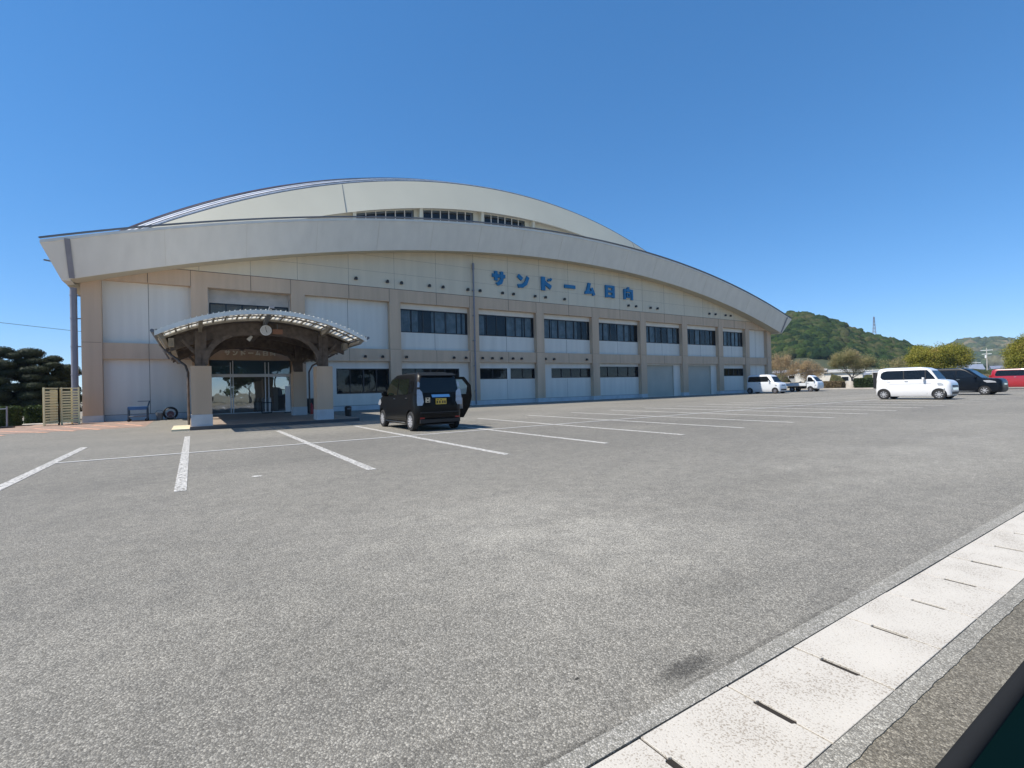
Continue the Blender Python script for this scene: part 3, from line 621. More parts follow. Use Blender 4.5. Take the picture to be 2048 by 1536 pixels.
# pillars and posts
PX = [(-.05, .56), (4.02, 4.62)]
for py in (20.0, 25.3):
    for a, b in PX:
        p = MB(); p.box(a, b, py, py+.62, .52, 2.2); po = p.build('pillar', MT['beige'], cp)
        p = MB(); p.box(a-.012, b+.012, py-.012, py+.632, .12, .52); p.build('pillar_base', MT['skirt'], po)
        p = MB(); c = (a+b)/2; p.box(c-.17, c+.17, py+.12, py+.5, 2.2, 3.42); p.box(c-.04, c+.0, py+.09, py+.119, 2.2, 3.3); p.build('post', MT['wood'], cp)
        s = 1 if c < CC else -1
        q = MB()
        for sy, kx in ((py+.14, 1.0), (py+.36, .7)):
            pp = [(c+s*(.14+1.25*kx*(1-math.cos(t))), sy, 2.28+1.08*math.sin(t)) for t in [0, .2, .4, .6, .8, 1.0, 1.2]]
            q.loft([[(x-s*.10,yy-.05,z+.03),(x+s*.07,yy-.05,z-.03),(x+s*.07,yy+.05,z-.03),(x-s*.10,yy+.05,z+.03)] for x, yy, z in pp])
        q.bar((c-s*.1,py+.28,2.6),(c-s*.55,py+.28,3.1),.08,.1)
        q.bar((c,py+.4,2.6),(c,py+1.3,3.4),.1,.1)
        q.build('brace', MT['wood'], cp)
q = MB(); q.tube([(-1.0,22.5,3.1),(-.9,22.4,2.95),(-.2,20.9,2.25),(-.13,20.75,2.0),(-.13,20.75,.15)], .04, 8)
q.tube([(5.5,22.5,3.1),(5.4,23,2.9),(4.9,25.3,2.5),(4.78,25.5,2.2),(4.78,25.5,.15)], .04, 8)
q.build('downpipe', MT['wood'], cp, smooth=40)
q = MB(); q.tube([(-1.0,18.3,3.18),(-1.0,30.9,3.15)], .055, 8); q.tube([(5.54,18.3,3.18),(5.54,30.9,3.15)], .055, 8); q.build('gutter', MT['trimd'], cp, smooth=40)
pf = MB(); pf.box(-.1, 5.6, 19.9, 31.3, 0.0, .118, 1); pf.box(-.1, 5.6, 19.9, 31.3, .118, .124, 0)
struct(pf.build('entrance_platform', [MT['tile'], MT['riser']]))
struct(MB().box(-.62, -.104, 19.95, 22.6, 0.0, .06).build('pale_slab', MT['pale_y']))
# clock
ck = empty('wall_clock', (2.28, 19.9, 3.50), 'round white clock hanging under the front of the entrance canopy', 'clock')
MB().disc((0,0,0),'y',.185,.09,28).build('clock_case', MT['alu'], ck, smooth=40)
MB().disc((0,-.048,0),'y',.17,.006,28).build('clock_face', mat('clock_white',(.55,.56,.56),.6,var=.05), ck)
h = MB(); h.bar((0,-.056,0),(.03,-.056,-.08),.018,.006,(0,1,0)); h.bar((0,-.060,0),(-.02,-.060,.13),.012,.006,(0,1,0)); h.box(-.004,.004,-.055,-.052,.15,.17); h.box(-.004,.004,-.055,-.052,-.17,-.15); h.box(.15,.17,-.055,-.052,-.004,.004); h.box(-.17,-.15,-.055,-.052,-.004,.004)
h.build('clock_hands', MT['black'], ck); MB().box(-.02,.02,-.02,.02,.2,.34).build('hanger', MT['trimd'], ck)
sg = empty('hanging_board', (2.74, 20.2, 3.50), 'small brown board hanging beside the round clock', 'sign'); MB().box(-.2,.14,-.02,.02,-.09,.09).build('board', mat('brown_board',(0.25,0.12,0.07),.6,var=.1), sg); MB().box(-.05,-.03,-.01,.01,.09,.3).build('hanger', MT['trimd'], sg)
sp = empty('canopy_lamp', (1.75, 20.5, 3.18), 'pale cylindrical spotlight under the canopy below the clock', 'lamp'); MB().tube([(0,0,0),(.12,0,.16)],[.07,.05],12).build('lamp_head', MT['lintel'], sp, smooth=40); MB().tube([(.12,0,.16),(.14,0,.3)],.015,6).build('bracket', MT['trimd'], sp)
# things round the entrance
ex = empty('fire_extinguisher', (4.95, 26.0, .124), 'red fire extinguisher in front of its dark cabinet behind the right pillar', 'fire extinguisher')
MB().tube([(0,0,0),(0,0,.42),(0,0,.5),(0,0,.55)],[.09,.09,.04,.03],12).build('cylinder', mat('extinguisher_red',(0.4,0.02,0.02),.3,var=.05), ex, smooth=40); MB().bar((0,0,.56),(0,-.1,.6),.03,.03).tube([(0,0,.55),(.1,-.05,.5),(.12,-.05,.2)],.012,6).build('hose', MT['black'], ex)
eb2 = empty('metal_cabinet', (5.0, 26.5, .124), 'low dark metal cabinet by the wall behind the right canopy pillar', 'cabinet')
MB().box(-.2,.25,-.12,.12,.02,.78).build('cabinet_body', MT['trimd'], eb2); MB().box(-.17,.22,-.135,-.121,.05,.74).build('cabinet_door', MT['frame'], eb2)
bn = empty('litter_bin', (6.3, 24.3, 0), 'dark round topped bin right of the front pillar', 'bin')
MB().tube([(0,0,0),(0,0,.36),(0,0,.45),(0,0,.5)],[.14,.16,.16,.09],14).build('bin_body', MT['black'], bn, smooth=40); MB().box(-.08,.08,-.17,-.14,.33,.41).build('bin_mouth', MT['trimd'], bn)
st = empty('notice_stand', (4.35, 29.2, .124), 'narrow white upright board beside the entrance doors', 'sign'); MB().box(-.12,.12,-.02,.02,.05,1.45).build('board', MT['white'], st); MB().box(-.16,.16,-.15,.15,0,.05).build('foot', MT['black'], st)
ub = empty('umbrella_stand', (3.35, 29.6, .124), 'dark umbrella stand with pale umbrellas before the entrance glass', 'stand')
m_ = MB(); m_.box(-.25,.25,-.15,.15,.0,.06); [m_.box(x-.012,x+.012,y-.012,y+.012,.06,.6) for x in (-.24,.24) for y in (-.14,.14)]; m_.box(-.25,.25,-.15,-.13,.56,.6); m_.box(-.25,.25,.13,.15,.56,.6); m_.build('rack', MT['black'], ub)
for k in range(4): MB().tube([(-.18+.12*k,0,.07),(-.17+.12*k,.02,.75),(-.15+.12*k,.02,.85)],[.015,.035,.015],7).build('umbrella', MT['white'] if k%2 else MT['trimd'], ub)
# trolley and hose reel by the left wall
tr = empty('platform_trolley', (-2.2, 29.9, 0), 'blue framed trolley parked against the white wall left of the entrance', 'trolley')
MB().box(-.42,.35,-.3,.3,.56,.72).build('top_tray', mat('trolley_blue',(0.03,0.12,0.28),.5,var=.1), tr)
MB().box(-.42,.35,-.3,.3,.22,.26).build('bottom_tray', MT['trimd'], tr)
m_ = MB(); [m_.tube([(x,y,.08),(x,y,.66)],.032,6) for x in (-.4,.33) for y in (-.28,.28)]; m_.tube([(.33,-.28,.66),(.42,-.28,.98),(.42,.28,.98),(.33,.28,.66)],.018,6); m_.box(-.05,.45,-.02,.02,.955,.985); m_.build('frame', mat('trolley_frame',(0.03,0.06,0.10),.5,var=.1), tr)
for x in (-.38,.3):
    for y in (-.26,.26): MB().disc((x,y,.07),'y',.07,.04,12).build('castor', MT['rubber'], tr)
hr = empty('hose_reel', (-.95, 30.0, 0), 'coiled dark hose on a reel against the white wall left of the pillar', 'hose reel')
m_ = MB(); [m_.tube([(.3*math.cos(t)*s, .02*i, .33+.3*math.sin(t)*s) for t in [2*math.pi*q/20 for q in range(21)]],.022,6) for i, s in ((0,1),(2,.9),(4,1),(-3,.8))]; m_.build('hose', MT['black'], hr, smooth=60)
MB().disc((0,.02,.28),'y',.16,.22,14).build('drum', mat('drum_maroon',(0.06,0.02,0.035),.6,var=.2), hr); m_ = MB(); m_.bar((-.25,-.1,0),(0,-.1,.3),.03,.03); m_.bar((.25,-.1,0),(0,-.1,.3),.03,.03); m_.bar((-.25,.15,0),(0,.15,.3),.03,.03); m_.bar((.25,.15,0),(0,.15,.3),.03,.03); m_.build('stand', MT['trimd'], hr)
pb_ = empty('bucket', (-1.4, 30.1, 0), 'dark plastic bucket between the trolley and the hose reel', 'bucket'); MB().tube([(0,0,0),(0,0,.36)],[.12,.17],14).build('pail', MT['trimd'], pb_, smooth=40); MB().tube([(.16*math.cos(t),0,.36+.14*math.sin(t)) for t in [math.pi*q/8 for q in range(9)]],.008,5).build('handle', MT['black'], pb_)
# beige folded gate
gt = empty('folding_gate', (-5.5, 29.4, 0), 'beige slatted metal gate folded beside the building corner', 'gate')
gm = mat('gate_beige', (0.92, 0.80, 0.44), .5, var=.06)
def gpanel(a, b, slats, nm='gate_panel'):
    a = Vector((*a,0)); b = Vector((*b,0)); m_ = MB()
    for t in (0, 1): p = a.lerp(b, t); m_.bar(p, p+Vector((0,0,1.7)), .06, .06, (0,1,0))
    for z in (.12, 1.66, .9): m_.bar(a+Vector((0,0,z)), b+Vector((0,0,z)), .045, .05)
    n = slats
    for i in range(n):
        z = .2+1.42*i/n; m_.bar(a+Vector((0,0,z)), b+Vector((0,0,z)), .015, .075)
    o = m_.build(nm, gm, gt); return o
gpanel((0.0,0.0), (-.10,.45), 12); gpanel((0.0,-.05), (.42,.35), 12); gpanel((.42,.35), (.75,1.1), 12); gpanel((.5,.45), (1.05,.75), 12)
m_ = MB(); m_.box(.1,.46,.5,.54,.2,1.6); m_.build('mesh_panel', mat('gate_mesh',(0.55,0.47,0.30),.7,var=.1), gt)
sg = empty('barrier_post', (-6.62, 29.15, 0), 'short grey post on a black base at the far left edge', 'post')
MB().tube([(0,0,.05),(0,0,.92)],.03,8).build('post', MT['pipe'], sg); MB().box(-.2,.2,-.2,.2,0,.07).build('base', MT['black'], sg); MB().bar((-.9,.1,.8),(0,0,.82),.02,.02).build('chain', MT['alu'], sg)
wr = MB(); wr.tube([(-40,60,10.6),(-14,60,7.96),(-9.0,60,7.43),(20,60,5.5)], .02, 5); tag(wr.build('overhead_cable', MT['black']), 'thin cable crossing the sky at the far left', 'cable')

# ------------------------------------------------------------ vegetation helpers
def leaf_cloud(centers, radii, count, size, seed=0, flat=1.0, shell=0.55, upbias=0.3):
    """numpy: many small leaf quads spread through ellipsoids"""
    rg_ = np.random.default_rng(seed); C_ = np.array(centers, float); Rd = np.array(radii, float)
    wv = np.prod(Rd, axis=1)**(2/3.); idx = rg_.choice(len(C_), count, p=wv/wv.sum())
    d = rg_.normal(size=(count,3)); d /= np.linalg.norm(d,axis=1)[:,None]
    rr = shell+(1-shell)*rg_.random(count)**0.6
    P = C_[idx]+d*rr[:,None]*Rd[idx]
    nrm = d*0.7+rg_.normal(size=(count,3))*0.6; nrm[:,2] += upbias; nrm /= np.linalg.norm(nrm,axis=1)[:,None]
    a = np.cross(nrm, rg_.normal(size=(count,3))); a /= np.linalg.norm(a,axis=1)[:,None]; b = np.cross(nrm, a)
    s = size*(0.6+0.8*rg_.random(count))[:,None]
    V = np.stack([P-a*s-b*s*.5, P+a*s-b*s*.5, P+a*s*.6+b*s*.7, P-a*s*.6+b*s*.7], axis=1).reshape(-1,3)
    return V
def quads_obj(name, V, m, parent=None):
    n = len(V)//4; me = bpy.data.meshes.new(name); me.vertices.add(len(V)); me.vertices.foreach_set('co', V.astype(np.float32).ravel())
    me.loops.add(n*4); me.loops.foreach_set('vertex_index', np.arange(n*4, dtype=np.int32)); me.polygons.add(n)
    me.polygons.foreach_set('loop_start', np.arange(0, n*4, 4, dtype=np.int32)); me.polygons.foreach_set('loop_total', np.full(n, 4, dtype=np.int32))
    me.update(calc_edges=True); me.materials.append(m); o = bpy.data.objects.new(name, me); col.objects.link(o)
    if parent: o.parent = parent
    return o
def branches(mb, p, d, L, r, depth, rg_, tips, spread=0.6, upb=0.15, sub=3, kids=(2,3)):
    pts = [p]; q = p.copy(); dd = d.copy()
    for i in range(sub):
        dd = (dd+Vector((rg_.gauss(0,.12),rg_.gauss(0,.12),rg_.gauss(0,.08)+upb*.3))).normalized(); q = q+dd*L/sub; pts.append(q.copy())
    mb.tube(pts, [r*(1-.4*i/sub) for i in range(sub+1)], 6 if depth > 2 else 4, cap=False)
    if depth == 0: tips.append(q.copy()); return
    tips.append(q.copy())
    for k in range(rg_.choice(kids)):
        a = Vector((rg_.gauss(0,1),rg_.gauss(0,1),rg_.gauss(0,.5))); a = (a-dd*a.dot(dd)).normalized()
        nd = (dd+a*spread*rg_.uniform(.6,1.3)+Vector((0,0,upb))).normalized()
        branches(mb, pts[rg_.choice((-1,-1,-2))], nd, L*rg_.uniform(.62,.85), r*.58, depth-1, rg_, tips, spread, upb, sub, kids)
bark = mat('bark', (0.10, 0.08, 0.065), .9, var=.3, vscale=5, bump=.3)
barkl = mat('pale_bark', (0.22, 0.17, 0.13), .9, var=.3, vscale=5, bump=.3)
def tree(name, loc, label, lm, height, seed, rad=None, leaves=9000, lsize=.09, trunk_h=.25, depth=4, tr_r=.13, leafr=.4, group=None, bk=None, spread=.75, L0=None, flat=.8):
    rg_ = random.Random(seed); t = empty(name, loc, label, 'tree', group); mb = MB(); tips = []
    th = height*trunk_h; pts = [Vector((0,0,-.05)), Vector((rg_.uniform(-.05,.05),0,th*.5)), Vector((rg_.uniform(-.1,.1),rg_.uniform(-.1,.1),th))]
    mb.tube(pts, [tr_r*1.35, tr_r, tr_r*.85], 8, cap=False)
    for k in range(5):
        a = 2*math.pi*k/5+rg_.uniform(-.4,.4); el = rg_.uniform(.35,1.1)
        branches(mb, pts[-1], Vector((math.cos(a)*math.cos(el),math.sin(a)*math.cos(el),math.sin(el))), L0 or height*.28, tr_r*.6, depth, rg_, tips, spread, .12)
    # fit the branches into the wanted crown size
    zmax = max(q.z for q in tips); rmax = sorted(math.hypot(q.x,q.y) for q in tips)[int(len(tips)*.97)]
    fz = (height-leafr*flat*.8-th)/max(.1, zmax-th); fr = (rad-leafr*.6)/rmax if rad else fz
    def fix(v): return (v[0]*(1 if v[2] <= th else fr), v[1]*(1 if v[2] <= th else fr), v[2] if v[2] <= th else max(th*.8, th+(v[2]-th)*fz))
    mb.v = [fix(v) for v in mb.v]; tips = [fix(q) for q in tips]
    mb.build('trunk', bk or bark, t, smooth=60)
    if leaves:
        cs = rg_.sample(tips, min(len(tips), 420)); V = leaf_cloud(cs, [(leafr*rg_.uniform(.6,1.3),leafr*rg_.uniform(.6,1.3),leafr*flat*rg_.uniform(.6,1.2)) for _ in cs], leaves, lsize, seed, shell=.2)
        quads_obj('crown', V, lm, t)
    return t
LM = {'pine': leaf_mat('dark_podocarp_leaf', (0.012,0.022,0.012), (0.035,0.05,0.022), 1.6, .1),
      'hedge': leaf_mat('hedge_leaf', (0.02,0.035,0.012), (0.07,0.11,0.025), 2.5, .2),
      'spring': leaf_mat('olive_spring_leaf', (0.14,0.16,0.025), (0.34,0.32,0.05), .8, .4, (0.38,0.28,0.09)),
      'bud': leaf_mat('pink_bud_leaf', (0.30,0.21,0.13), (0.46,0.36,0.20), 1.0, .3),
      'dull': leaf_mat('dull_green_leaf', (0.17,0.17,0.07), (0.34,0.31,0.15), .9, .3, (0.42,0.27,0.15)),
      'dark': leaf_mat('broad_dark_leaf', (0.02,0.04,0.015), (0.06,0.09,0.03), 1.0, .2),
      'brush': leaf_mat('brown_shrub_leaf', (0.14,0.10,0.06), (0.24,0.19,0.10), 1.5, .2)}
# cloud pruned trees at the left
def cloud_tree(loc, label, pads, seed):
    rx_ = random.Random(seed+50); pads = [(x,y,z,a*1.12,b*1.3) for x,y,z,a,b in pads]+[(loc[0]+rx_.uniform(-1.3,1.0), loc[1]+rx_.uniform(-.2,.6), z_, rx_.uniform(.5,.75), rx_.uniform(.25,.36)) for z_ in [.6+.19*k for k in range(13)] for _ in range(2)]
    t = empty('cloud_pruned_tree', loc, label, 'tree', 'dark cloud pruned trees at the left'); rg_ = random.Random(seed); mb = MB()
    base = Vector((0,0,0)); lx, ly = loc[0], loc[1]
    cs = [(x-lx, y-ly, z) for (x,y,z,a,b) in pads]; rd = [(a,a*.9,b) for (x,y,z,a,b) in pads]
    mb.tube([(0,0,0),(.1,0,1.0),(-.05,.1,2.0),(.1,0,3.1)], [.16,.13,.10,.05], 8)
    for c in cs:
        z0 = max(.5, c[2]-.5); mb.tube([(0,0,z0),(c[0]*.6,c[1]*.6,(z0+c[2])/2-.05),(c[0],c[1],c[2]-.05)], [.06,.04,.025], 5)
    mb.build('trunk', bark, t, smooth=60)
    co = MB()
    for c, r_ in zip(cs, rd):
        rings = []
        for i in range(1, 8):
            ph = math.pi*i/8; rings.append([(c[0]+.86*r_[0]*math.sin(ph)*math.cos(q*math.pi/6), c[1]+.86*r_[1]*math.sin(ph)*math.sin(q*math.pi/6), c[2]+.84*r_[2]*math.cos(ph)) for q in range(12)])
        co.loft(rings)
    V = leaf_cloud(cs, rd, 1100*len(cs), .026, seed, shell=.86, upbias=.5)
    o = quads_obj('crown', V, LM['pine'], t)
    co.build('inner_foliage', LM['pine'], o, smooth=60)
pA = [(-8.53,37,3.75,.50,.26),(-8.05,36.7,3.55,.32,.16),(-8.95,36.6,3.3,.5,.2),(-8.45,36.4,3.05,.55,.22),(-8.1,36.3,2.62,.42,.19),(-8.9,36.3,2.6,.5,.2),(-8.5,36,2.2,.5,.2),(-8.0,36,1.85,.45,.2),(-9.0,36,1.8,.5,.2),(-8.5,35.9,1.45,.5,.22),(-9.6,36.5,3.9,.6,.26),(-9.8,36.4,3.0,.6,.25),(-9.6,36.4,2.2,.6,.25),(-9.5,36.3,1.4,.6,.25),(-8.6,36.8,1.0,.7,.3)]
pB = [(-7.46,37.1,3.72,.58,.25),(-7.72,36.9,3.25,.42,.2),(-7.12,36.8,3.27,.5,.17),(-6.5,37,3.40,.38,.18),(-6.52,36.7,3.05,.46,.16),(-6.22,36.9,2.68,.38,.17),(-7.0,36.5,2.8,.5,.2),(-7.45,36.4,2.75,.42,.18),(-7.25,36.3,2.36,.5,.19),(-6.66,36.5,2.3,.5,.18),(-5.95,36.9,2.12,.36,.2),(-6.3,36.3,1.95,.5,.2),(-7.1,36.1,1.9,.55,.2),(-5.75,36.6,1.62,.45,.22),(-6.5,36,1.5,.5,.22),(-7.2,36,1.4,.55,.22),(-5.6,36.4,1.2,.45,.25),(-6.2,36,1.05,.6,.25),(-7.0,36,.95,.6,.25)]
cloud_tree((-8.8,36.8,0), 'dark cloud pruned tree cut off by the left edge of the photo', pA, 3)
cloud_tree((-6.8,37.0,0), 'dark cloud pruned tree with stepped pads behind the beige gate', pB, 4)
def hedge(name, label, x0, x1, y0, y1, h, m, n, seed, size=.035, group=None):
    mb = MB(); mb.box(x0+.06, x1-.06, y0+.06, y1-.06, 0, h-.07)
    e = empty(name, ((x0+x1)/2, (y0+y1)/2, 0), label, 'hedge', group); c = e.location
    o = mb.build('inner_foliage', m); o.parent = e; o.location = (-c.x, -c.y, 0)
    rg_ = np.random.default_rng(seed); P = np.column_stack([rg_.uniform(x0,x1,n), rg_.uniform(y0,y1,n), rg_.uniform(.02,h,n)])
    f = rg_.integers(0,4,n); P[f==0,2] = h+rg_.normal(0,.03,(f==0).sum()); P[f==1,1] = y0+rg_.normal(0,.03,(f==1).sum()); P[f==2,0] = x0+rg_.normal(0,.03,(f==2).sum()); P[f==3,0] = x1+rg_.normal(0,.03,(f==3).sum())
    nr = rg_.normal(size=(n,3)); nr /= np.linalg.norm(nr,axis=1)[:,None]; a = np.cross(nr, rg_.normal(size=(n,3))); a /= np.linalg.norm(a,axis=1)[:,None]; b = np.cross(nr,a); s = size*(.6+.8*rg_.random(n))[:,None]
    V = np.stack([P-a*s-b*s*.5,P+a*s-b*s*.5,P+a*s*.6+b*s*.7,P-a*s*.6+b*s*.7],axis=1).reshape(-1,3)-np.array([c.x,c.y,0])
    quads_obj('foliage', V, m, e); return e
hedge('clipped_hedge', 'low clipped green hedge below the dark trees at the left edge', -15, -6.75, 30.6, 31.8, .85, LM['hedge'], 16000, 5)
hedge('clipped_hedge', 'low clipped green hedge running back behind the beige gate', -6.9, -5.3, 33.2, 34.4, .80, LM['hedge'], 7000, 6)
sheet('left_path', MT['conc'], -30, -5.2, 31.9, 33.1, 0.006)
# planting strip along the far side of the lot
struct(MB().box(68.3, 68.5, -40, 110, -.05, .14).build('kerb_far', MT['conc']))
hedge('clipped_hedge', 'dark clipped hedge left of the white hatchback beyond the lot', 68.9, 70.2, 24.4, 28.0, 1.25, LM['dark'], 9000, 8, .06)
hedge('clipped_hedge', 'brownish low hedge behind the small white truck', 68.9, 70.0, 29.4, 32.2, .95, LM['brush'], 8000, 9, .06)
hedge('clipped_hedge', 'low hedge beyond the dark parked car and the red one', 68.9, 70.2, 6, 24.0, .8, LM['hedge'], 12000, 10, .07)
tree('young_cherry_tree', (70.6, 28.75, 0), 'round sparse tree on a tapered stone planter beyond the small truck', LM['dull'], 5.5, 11, rad=3.2, leaves=34000, lsize=.034, trunk_h=.24, leafr=.75, group='low trees beyond the lot', bk=barkl)
pl = empty('stone_planter', (70.2, 28.75, 0), 'pale stone base round the trunk of the sparse round tree', 'planter'); MB().tube([(0,0,0),(0,0,.9),(0,0,.95)],[.75,.5,.42],12).build('planter_body', MT['conc'], pl, smooth=40); MB().tube([(0,0,.9),(0,0,.955)],.38,12).build('soil', MT['earth'], pl)
tree('budding_tree', (71.5, 38.6, 0), 'tan budding tree directly right of the hall corner', LM['bud'], 5.6, 12, rad=3.2, leaves=24000, lsize=.032, trunk_h=.16, leafr=.65, group='low trees beyond the lot', bk=barkl)
tree('budding_tree', (72.5, 35.1, 0), 'smaller tan budding tree behind the small white truck', LM['bud'], 4.3, 13, rad=2.4, leaves=15000, lsize=.032, trunk_h=.18, leafr=.6, group='low trees beyond the lot', bk=barkl)
tree('leafy_tree', (75.0, 21.6, 0), 'broad olive green tree behind the white hatchback', LM['spring'], 5.6, 14, rad=4.1, leaves=70000, lsize=.05, trunk_h=.12, leafr=.8, spread=1.0, group='low trees beyond the lot')
tree('leafy_tree', (75.0, 12.6, 0), 'tall olive green tree at the right edge of the photo', LM['spring'], 6.4, 15, rad=3.4, leaves=60000, lsize=.05, trunk_h=.12, leafr=.8, spread=1.0, group='low trees beyond the lot')
tree('leafy_tree', (84.0, 28.4, 0), 'faint brownish bare tree between the sparse round tree and the olive tree', LM['dull'], 4.6, 16, rad=2.8, leaves=7000, lsize=.045, trunk_h=.25, leafr=.5, group='low trees beyond the lot', bk=barkl)
# trees behind the photographer, seen in the glass
for i, x in enumerate((-22, -12, -3, 7, 16, 26, 36, 47)):
    if i == 0: t0 = tree('roadside_tree', (x, -18, 0), 'broad dark tree behind the road', LM['dark'], 9.5, 21, rad=5.2, leaves=9000, lsize=.22, trunk_h=.15, leafr=.9, depth=3, group='trees behind the road')
    else:
        t1 = t0.copy(); col.objects.link(t1); t1.location = (x, -18-3*(i % 3), 0); t1.rotation_euler = (0,0,i*1.3); t1['label'] = 'broad dark tree behind the road, '+['','second','third','fourth','fifth','sixth','seventh','eighth'][i]+' of the row'; s = .85+.1*(i%4); t1.scale = (s,s,s)
        for ch in t0.children: c2 = ch.copy(); col.objects.link(c2); c2.parent = t1

# ------------------------------------------------------------ hills
def interp(pr, a):
    if a <= pr[0][0]: return pr[0][1]
    for (x0,y0),(x1,y1) in zip(pr[:-1], pr[1:]):
        if a <= x1: t = (a-x0)/(x1-x0); t = t*t*(3-2*t)*.5+t*.5; return y0+(y1-y0)*t
    return pr[-1][1]
H1 = [(30,.05),(45,.07),(56,.09),(60.9,.1069),(62.5,.1150),(63.6,.1140),(65.3,.1068),(66.4,.0974),(67.7,.0833),(68.9,.0715),(70.0,.0649),(71.1,.0577),(72.2,.0481),(73.2,.0376),(74.9,.022),(77,.012),(80,.004)]
H2 = [(60,.02),(72,.033),(74.2,.036),(75.4,.0461),(76.2,.0515),(76.8,.0478),(77.4,.0505),(78.3,.0460),(78.8,.0415),(80.5,.038),(84,.05),(90,.03),(97,.02)]
def hill(name, prof, r0, rw, a0, a1, m, na=120, nr=26):
    mb = MB(); g = []
    for j in range(nr+1):
        u = j/nr; r = r0-rw+2*rw*u; row = []
        for i in range(na+1):
            a = a0+(a1-a0)*i/na; s = math.sin(R(a)); c = math.cos(R(a)); pk = interp(prof, a)*r0-.4*r0/380
            k = max(0, math.cos((u-.5)*math.pi))**1.15; z = pk*k+noise.noise(Vector((r*s*.02, r*c*.02, 0)))*3*k*(1-k)*4-1.0
            row.append((r*s, r*c, z))
        g.append(row)
    mb.loft(g, closed=False, caps=False); o = mb.build(name, m, smooth=80); o['kind'] = 'structure'
    def hz(a, u):
        pk = interp(prof, a)*r0-.4*r0/380; k = max(0, math.cos((u-.5)*math.pi))**1.15; r = r0-rw+2*rw*u; s = math.sin(R(a)); c = math.cos(R(a))
        return (r*s, r*c, pk*k+noise.noise(Vector((r*s*.02, r*c*.02, 0)))*3*k*(1-k)*4-1.0)
    return hz
hm = mat('hill_soil', (0.04,0.05,0.025), .95, var=.3, vscale=.05)
hz1 = hill('hill', H1, 380, 170, 28, 84, hm)
hz2 = hill('distant_hill', H2, 1250, 350, 55, 100, hm)
# forest canopy: noisy crown clumps
def forest(name, hz, prof_a, umax, count, rmin, rmax, m, seed, label):
    rg_ = random.Random(seed); bm = bmesh.new(); bmesh.ops.create_icosphere(bm, subdivisions=2, radius=1.0)
    bm.verts.ensure_lookup_table(); base = np.array([v.co[:] for v in bm.verts]); faces = np.array([[v.index for v in f.verts] for f in bm.faces]); bm.free()
    Vs = []; Fs = []; o = 0; nr = np.random.default_rng(seed)
    for i in range(count):
        a = rg_.uniform(*prof_a); u = rg_.uniform(.10, umax); p = hz(a, u); r = rg_.uniform(rmin, rmax)*rg_.uniform(.7,1.2)
        d = 1+nr.normal(0, .13, len(base)); v = base*d[:,None]*np.array([r, r, r*rg_.uniform(.7,1.15)])+np.array([p[0],p[1],p[2]+(r*.15 if u < .42 else -r*.35)])
        Vs.append(v); Fs.append(faces+o); o += len(base)
    V = np.concatenate(Vs); F = np.concatenate(Fs); me = bpy.data.meshes.new(name); me.vertices.add(len(V)); me.vertices.foreach_set('co', V.astype(np.float32).ravel())
    me.loops.add(F.size); me.loops.foreach_set('vertex_index', F.astype(np.int32).ravel()); me.polygons.add(len(F)); me.polygons.foreach_set('loop_start', np.arange(0, F.size, 3, dtype=np.int32)); me.polygons.foreach_set('loop_total', np.full(len(F), 3, dtype=np.int32))
    me.update(calc_edges=True); me.materials.append(m); ob = bpy.data.objects.new(name, me); col.objects.link(ob); tag(ob, label, 'forest', kind='stuff')
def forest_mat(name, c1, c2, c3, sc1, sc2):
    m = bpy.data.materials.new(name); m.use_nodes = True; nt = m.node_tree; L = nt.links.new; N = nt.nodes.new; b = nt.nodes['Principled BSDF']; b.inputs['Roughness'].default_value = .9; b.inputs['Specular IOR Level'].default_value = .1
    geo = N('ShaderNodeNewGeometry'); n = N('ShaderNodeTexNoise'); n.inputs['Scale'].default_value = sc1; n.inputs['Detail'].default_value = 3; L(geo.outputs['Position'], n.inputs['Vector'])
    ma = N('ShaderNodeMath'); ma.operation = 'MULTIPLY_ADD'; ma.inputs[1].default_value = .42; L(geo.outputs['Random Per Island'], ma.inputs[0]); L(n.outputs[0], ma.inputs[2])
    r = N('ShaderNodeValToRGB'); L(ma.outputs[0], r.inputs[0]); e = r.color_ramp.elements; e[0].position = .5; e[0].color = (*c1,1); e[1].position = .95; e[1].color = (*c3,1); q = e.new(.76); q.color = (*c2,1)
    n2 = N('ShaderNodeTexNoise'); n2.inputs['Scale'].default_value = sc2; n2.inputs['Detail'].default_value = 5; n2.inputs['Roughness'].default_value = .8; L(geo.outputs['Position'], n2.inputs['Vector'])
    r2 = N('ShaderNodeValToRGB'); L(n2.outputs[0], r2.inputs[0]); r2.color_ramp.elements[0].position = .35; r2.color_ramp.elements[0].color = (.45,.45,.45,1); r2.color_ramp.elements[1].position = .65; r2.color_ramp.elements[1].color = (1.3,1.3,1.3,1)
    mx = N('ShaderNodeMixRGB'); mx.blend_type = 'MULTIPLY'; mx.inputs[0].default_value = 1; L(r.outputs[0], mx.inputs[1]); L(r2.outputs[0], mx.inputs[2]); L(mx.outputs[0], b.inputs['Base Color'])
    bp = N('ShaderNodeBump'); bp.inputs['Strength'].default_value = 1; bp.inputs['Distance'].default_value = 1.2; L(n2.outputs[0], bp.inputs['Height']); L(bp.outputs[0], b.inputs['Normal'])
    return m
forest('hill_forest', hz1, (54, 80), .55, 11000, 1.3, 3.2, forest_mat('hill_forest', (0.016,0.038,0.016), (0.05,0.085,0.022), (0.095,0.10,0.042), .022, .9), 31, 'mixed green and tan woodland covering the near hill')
forest('distant_forest', hz2, (66, 92), .55, 5000, 6, 13, forest_mat('distant_forest', (0.04,0.065,0.03), (0.08,0.10,0.045), (0.16,0.14,0.08), .006, .12), 32, 'hazy woodland on the distant hills')
